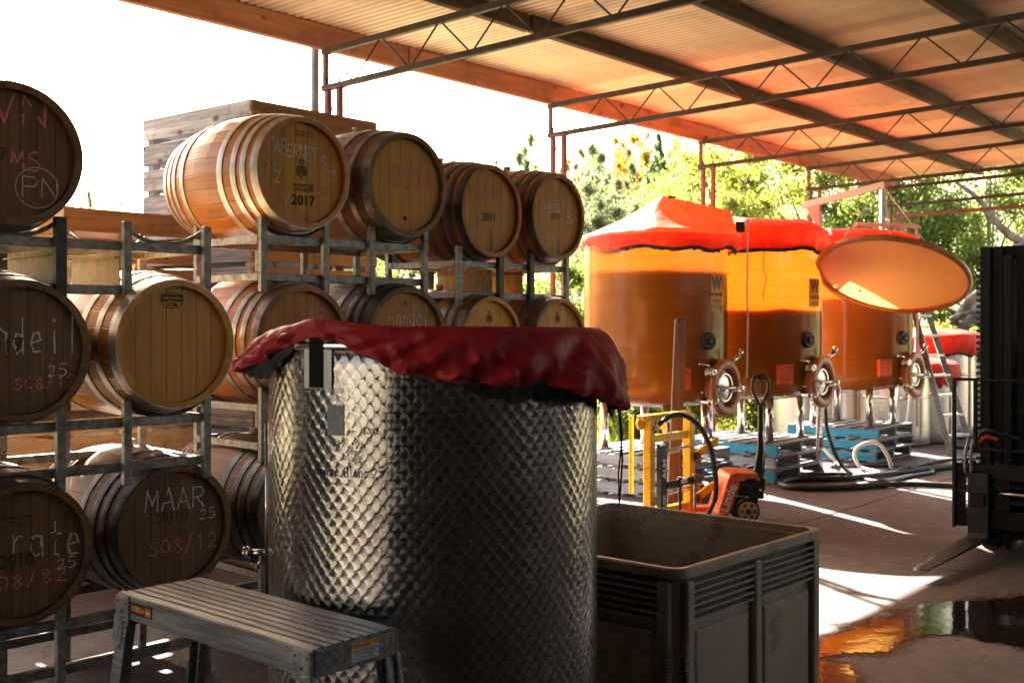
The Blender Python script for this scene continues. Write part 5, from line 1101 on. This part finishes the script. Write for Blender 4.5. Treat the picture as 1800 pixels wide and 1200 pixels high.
# ------------------------------------------------------------------ hoses
def hose(label, px, r_, mat, name='hose', lift=None, cat='hose'):
    pts = [F(a, b, 0) + Vector((0, 0, r_ + .002)) if len(c_) == 0 else P(a, b, c_[0]) for a, b, *c_ in px]
    t = thing(name, label, cat, (pts[0].x, pts[0].y, 0)); o = Vector((pts[0].x, pts[0].y, 0))
    MB().tube(smooth_path([p - o for p in pts], 8), r_, 8).build('hose_line', mat, t); return t
hose('thick black hose lying in a long loop across the floor to the forklift', [(1800, 866), (1700, 860), (1580, 856), (1480, 862), (1400, 862), (1372, 855), (1400, 846), (1480, 846), (1560, 838), (1680, 824), (1800, 818)], .03, m_rubber)
hose('black hose dropping from the middle tank valve and looping over the floor', [(1451, 716, 12.6), (1455, 760, 12.4), (1475, 810, 12.2), (1500, 838), (1545, 850), (1600, 840), (1640, 832), (1612, 826), (1545, 822), (1460, 824)], .022, m_hose)
hose('milky white hose hanging off the middle tank beside its manway', [(1442, 705, 12.3), (1439, 750, 12.2), (1437, 800, 12.1), (1448, 832)], .016, m_clear)
hose('pale hose standing up in a hoop in front of the far blue pallets', [(1568, 828), (1560, 800, 12.9), (1545, 780, 12.95), (1525, 778, 13), (1506, 788, 13), (1503, 805, 13), (1515, 822, 13), (1545, 834), (1500, 838), (1470, 815), (1440, 780, 13.2)], .022, m_clear)
hose('second black hose running under the pallets of the far amber tank', [(1420, 838), (1470, 836), (1530, 836), (1600, 824), (1660, 812), (1760, 806)], .02, m_rubber)
# ------------------------------------------------------------------ trees
import numpy as np
def crown(seed, nleaf, nclump, leaf, spread=.16, ry=1.0, shape='round'):
    """unit crown: height 0..1, radius .5"""
    rg = np.random.default_rng(seed); c_ = []
    while len(c_) < nclump:
        p = rg.uniform(-1, 1, 3)
        d = np.linalg.norm(p)
        if shape == 'cone':
            h = (p[2] + 1) / 2; r_ = .5 * (1 - h) ** .8 + .02; a = rg.uniform(0, 6.28); q = r_ * math.sqrt(rg.uniform(.3, 1)); c_.append((q * math.cos(a), q * math.sin(a), h)); continue
        if d > 1 or d < .35: continue
        k = 1 + .25 * math.sin(p[0] * 5 + seed) * math.cos(p[1] * 4) 
        c_.append((p[0] * .42 * k, p[1] * .42 * k, .5 + p[2] * .44 * k))
    c_ = np.array(c_); sz = rg.uniform(.5, 1.3, nclump) * spread
    idx = rg.integers(0, nclump, nleaf); off = rg.normal(0, 1, (nleaf, 3)); off /= np.linalg.norm(off, axis=1)[:, None]; off *= (np.abs(rg.normal(0, .62, nleaf)) + .05)[:, None]
    cen_ = c_[idx] + off * sz[idx][:, None] * np.array([1, 1, .7])
    u = rg.normal(0, 1, (nleaf, 3)); u /= np.linalg.norm(u, axis=1)[:, None]; v = rg.normal(0, 1, (nleaf, 3)); v -= u * (u * v).sum(1)[:, None]; v /= np.linalg.norm(v, axis=1)[:, None]
    s_ = (leaf * rg.uniform(.6, 1.3, nleaf))[:, None]; q = np.stack([cen_ - u * s_, cen_ + v * s_ * .55, cen_ + u * s_, cen_ - v * s_ * .55], 1).reshape(-1, 3)
    return q, c_
def leaf_mesh(name, q, mat):
    n_ = len(q) // 4; me = bpy.data.meshes.new(name); me.vertices.add(len(q)); me.vertices.foreach_set('co', q.astype(np.float32).ravel()); me.loops.add(len(q)); me.loops.foreach_set('vertex_index', np.arange(len(q), dtype=np.int32))
    me.polygons.add(n_); me.polygons.foreach_set('loop_start', np.arange(0, len(q), 4, dtype=np.int32)); me.polygons.foreach_set('loop_total', np.full(n_, 4, dtype=np.int32)); me.materials.append(mat); me.update(); me.validate(); return me
def trunk_mesh(cl, seed, thick=.018):
    mb = MB(); rg = random.Random(seed)
    mb.tube([(0, 0, -.05), (.01, .005, .15), (-.01, .01, .32), (.005, 0, .5), (0, .01, .72)], thick, 9, r2=thick * .35)
    for k in range(min(16, len(cl))):
        c0_ = Vector(cl[k]); z0 = min(c0_.z * .6, rg.uniform(.2, .55)); mid = Vector((c0_.x * .45, c0_.y * .45, (z0 + c0_.z) / 2 + .03)); mb.tube([(0, 0, z0), mid * 1, c0_], thick * .45, 6, r2=thick * .12)
    return mb
PR = {}
def proto(key, seed, nleaf, ncl, leaf, mat, spread=.16, shape='round', thick=.018):
    q, cl = crown(seed, nleaf, ncl, leaf, spread, shape=shape); PR[key] = (leaf_mesh('crown', q, mat), trunk_mesh(cl, seed, thick).mesh('trunk', m_bark))
proto('yel', 1, 42000, 75, .0085, lf_yel, .12); proto('yel2', 2, 42000, 60, .0085, lf_yel, .13); proto('grn', 3, 46000, 85, .0085, lf_grn, .12); proto('grn2', 13, 42000, 60, .009, lf_grn, .13)
proto('gry', 4, 20000, 70, .013, lf_gry, .10); proto('org', 5, 18000, 70, .014, lf_org, .10); proto('red', 6, 9000, 26, .016, lf_red, .13); proto('con', 7, 14000, 80, .014, lf_drk, .07, 'cone'); proto('euc', 8, 18000, 22, .014, lf_gry, .12, thick=.014); proto('pin', 9, 7000, 34, .012, lf_drk, .06, thick=.012)
proto('bush', 10, 14000, 26, .022, lf_grn, .2, thick=.01); proto('bushy', 11, 14000, 26, .022, lf_yel, .2, thick=.01)
def tree(key, label, px, Y, top, wpx, name='tree', bury=.0, lowz=None, rz=None):
    X = (px - 900) / 2000 * Y; zt_ = 1.65 + (572 - top) / 2000 * Y; g_ = hgt(X, Y); wd = wpx / 2000 * Y; b0 = g_ if lowz is None else lowz
    t = thing(name, label, 'tree' if 'bush' not in name else 'bush', (X, Y, g_), rz if rz is not None else random.uniform(0, 6.28), 'trees behind the shed' if 'bush' not in name else 'bushes behind the tanks')
    h = zt_ - b0; o = bpy.data.objects.new('crown', PR[key][0]); link(o, t); cb = .0 if 'bush' in name else .12 * h; o.location = (0, 0, b0 - g_ + cb); o.scale = (wd, wd, h - cb)
    o = bpy.data.objects.new('trunk', PR[key][1]); link(o, t); o.location = (0, 0, b0 - g_); o.scale = (wd * .9, wd * .9, h * .95); return t
T = tree
T('yel', 'big sunlit yellow-green tree rising above the peaked red cover', 1250, 27, 170, 360, 'leafy_tree'); T('yel2', 'yellow-green tree with bare limbs showing, behind the middle amber tank', 1420, 29, 120, 380, 'leafy_tree')
T('grn', 'green tree filling the view above the hanging lid', 1570, 26, 130, 360, 'leafy_tree'); T('grn2', 'dense green tree left of the forklift mast with yellow leaf tips', 1740, 25, 130, 380, 'leafy_tree'); T('grn', 'green tree at the right edge above the forklift', 1930, 27, 120, 380, 'leafy_tree')
T('gry', 'rounded olive green tree just right of the barrels', 1060, 31, 300, 210, 'round_tree', lowz=.3); T('grn2', 'dull green tree low behind the peaked red cover', 1150, 34, 330, 220, 'round_tree', lowz=.3)
T('gry', 'pale silvery tree behind the red post', 1015, 46, 300, 120, 'round_tree'); T('gry', 'silvery tree under the orange one', 1085, 48, 285, 130, 'round_tree')
T('org', 'orange and yellow autumn tree on the slope', 1100, 55, 222, 130, 'autumn_tree'); T('con', 'dark green pointed conifer beside the orange tree', 1157, 53, 236, 84, 'conifer'); T('pin', 'thin bare topped pine on the skyline', 1138, 75, 200, 80, 'pine_tree'); T('pin', 'second sparse pine on the skyline near the eave', 1195, 78, 212, 80, 'pine_tree')
T('euc', 'tall pale eucalypt standing alone left of the red post', 926, 62, 210, 95, 'eucalypt_tree'); T('euc', 'pale eucalypt crown right of the red post', 1045, 66, 238, 130, 'eucalypt_tree'); T('gry', 'hazy grey-green trees low on the skyline right of the red post', 1000, 72, 262, 120, 'round_tree')
T('red', 'pinkish red autumn tree above the dark hooped barrel', 862, 60, 268, 50, 'autumn_tree'); T('red', 'small pink autumn tree between two barrels', 800, 62, 272, 40, 'autumn_tree'); T('yel2', 'pale yellow tree top beside the pink autumn tree', 835, 64, 262, 60, 'leafy_tree')
T('gry', 'grey-green tree behind the barrel stack', 700, 50, 320, 200, 'round_tree'); T('grn', 'green tree seen through the racks in the middle', 600, 45, 400, 240, 'round_tree'); T('gry', 'faint distant tree at the far left', 60, 95, 340, 80, 'eucalypt_tree'); T('euc', 'faint distant tree with thin crown over the brown bin', 150, 95, 318, 50, 'eucalypt_tree'); T('pin', 'faint yellowish distant sapling over the brown bin', 212, 95, 325, 30, 'eucalypt_tree')
for i, (px, Y, top, w_) in enumerate([(960, 80, 290, 110), (1040, 74, 268, 120), (1110, 70, 262, 130), (1190, 66, 250, 130), (1250, 64, 230, 150)]):
    T('grn2' if i % 2 else 'gry', 'hillside tree ' + ['furthest left behind the red post', 'behind the silvery tree', 'behind the orange autumn tree', 'right of the dark conifer', 'high above the peaked red cover'][i], px, Y, top, w_, 'round_tree')
BL_ = ['left of the lifter', 'behind the yellow lifter', 'behind the timber post', 'under the nearest tank', 'left of the middle pallets', 'behind the middle pallets', 'under the middle tank', 'behind the far pallets', 'behind the stepladder', 'near the forklift mast', 'far right behind the forklift']
for i, (px, Y, top, w_) in enumerate([(1060, 17.5, 590, 170), (1110, 16.2, 640, 120), (1170, 17.8, 600, 190), (1240, 17, 610, 150), (1300, 18.4, 590, 190), (1380, 19, 585, 200), (1470, 20, 580, 190), (1560, 20.5, 575, 190), (1650, 20, 560, 190), (1740, 20, 565, 200), (1860, 20, 560, 220)]):
    T('bushy' if i % 3 != 1 else 'bush', ('bright weedy bush ' if i % 3 != 1 else 'darker green bush ') + BL_[i], px, Y, top, w_, 'bush', lowz=-.05)
for i, (px, Y, top, w_) in enumerate([(480, 30, 500, 300), (640, 26, 480, 260), (820, 28, 470, 300), (960, 27, 430, 240)]):
    T('bush', 'green bush seen through the racks ' + ['on the left', 'under the golden barrel', 'left of the dark uprights', 'beside the nearest amber tank'][i], px, Y, top, w_, 'bush', lowz=0)
# the old tree with heavy leaning limbs
ot = thing('gnarled_tree', 'thick leaning grey limbs of an old tree between the covers and the forklift mast', 'tree', F(1665, 640, 0).xy.to_3d() * 0 + Vector((P(1655, 640, 22).x, 22, -.1)), 0)
o0 = ot.location.copy()
def limb(pp, r0, r1): MB().tube([p - o0 for p in smooth_path([P(*q) for q in pp], 5)], r0, 9, r2=r1).build('limb', m_bark, ot)
limb([(1640, 660, 22), (1655, 615, 22), (1690, 585, 22), (1725, 545, 22), (1760, 490, 22), (1800, 430, 22), (1850, 370, 22)], .26, .12)
limb([(1655, 615, 22), (1680, 570, 21.8), (1705, 530, 21.6), (1730, 505, 21.5), (1745, 470, 21.5)], .15, .05); limb([(1650, 620, 22), (1635, 575, 21.5), (1640, 550, 21.3), (1600, 545, 21), (1560, 520, 21)], .12, .03)
limb([(1690, 585, 22), (1670, 565, 21.7), (1690, 553, 21.6), (1722, 545, 21.4)], .07, .03); limb([(1700, 610, 22), (1740, 570, 21.8), (1790, 520, 21.6)], .08, .03); limb([(1800, 430, 22), (1760, 400, 22), (1720, 350, 22), (1680, 320, 22)], .09, .03)
# grass and weeds along the edge of the yard, too many blades to count
rg = np.random.default_rng(5); nb = 26000; us_ = rg.uniform(9, 26, nb); wsx = rg.uniform(8.9, 14, nb); XY = np.outer(us_, np.array(U[:2])) - np.outer(wsx, np.array(N[:2])); hb = rg.uniform(.05, .28, nb); aa = rg.uniform(0, 6.28, nb); wv_ = .012
q = np.zeros((nb, 4, 3)); q[:, :, :2] = XY[:, None, :]; q[:, 0, 0] -= np.cos(aa) * wv_; q[:, 0, 1] -= np.sin(aa) * wv_; q[:, 1, 0] += np.cos(aa) * wv_; q[:, 1, 1] += np.sin(aa) * wv_; ln = rg.normal(0, .06, (nb, 2)); q[:, 2, :2] += ln; q[:, 3, :2] += ln * 1.05; q[:, 2, 2] = hb; q[:, 3, 2] = hb * .98; q[:, :2, 2] = -.02
o = bpy.data.objects.new('grass', leaf_mesh('grass', q.reshape(-1, 3), lf_yel)); link(o); o['label'] = 'sunlit grass and weeds growing along the yard behind the tanks'; o['category'] = 'grass'; o['kind'] = 'stuff'
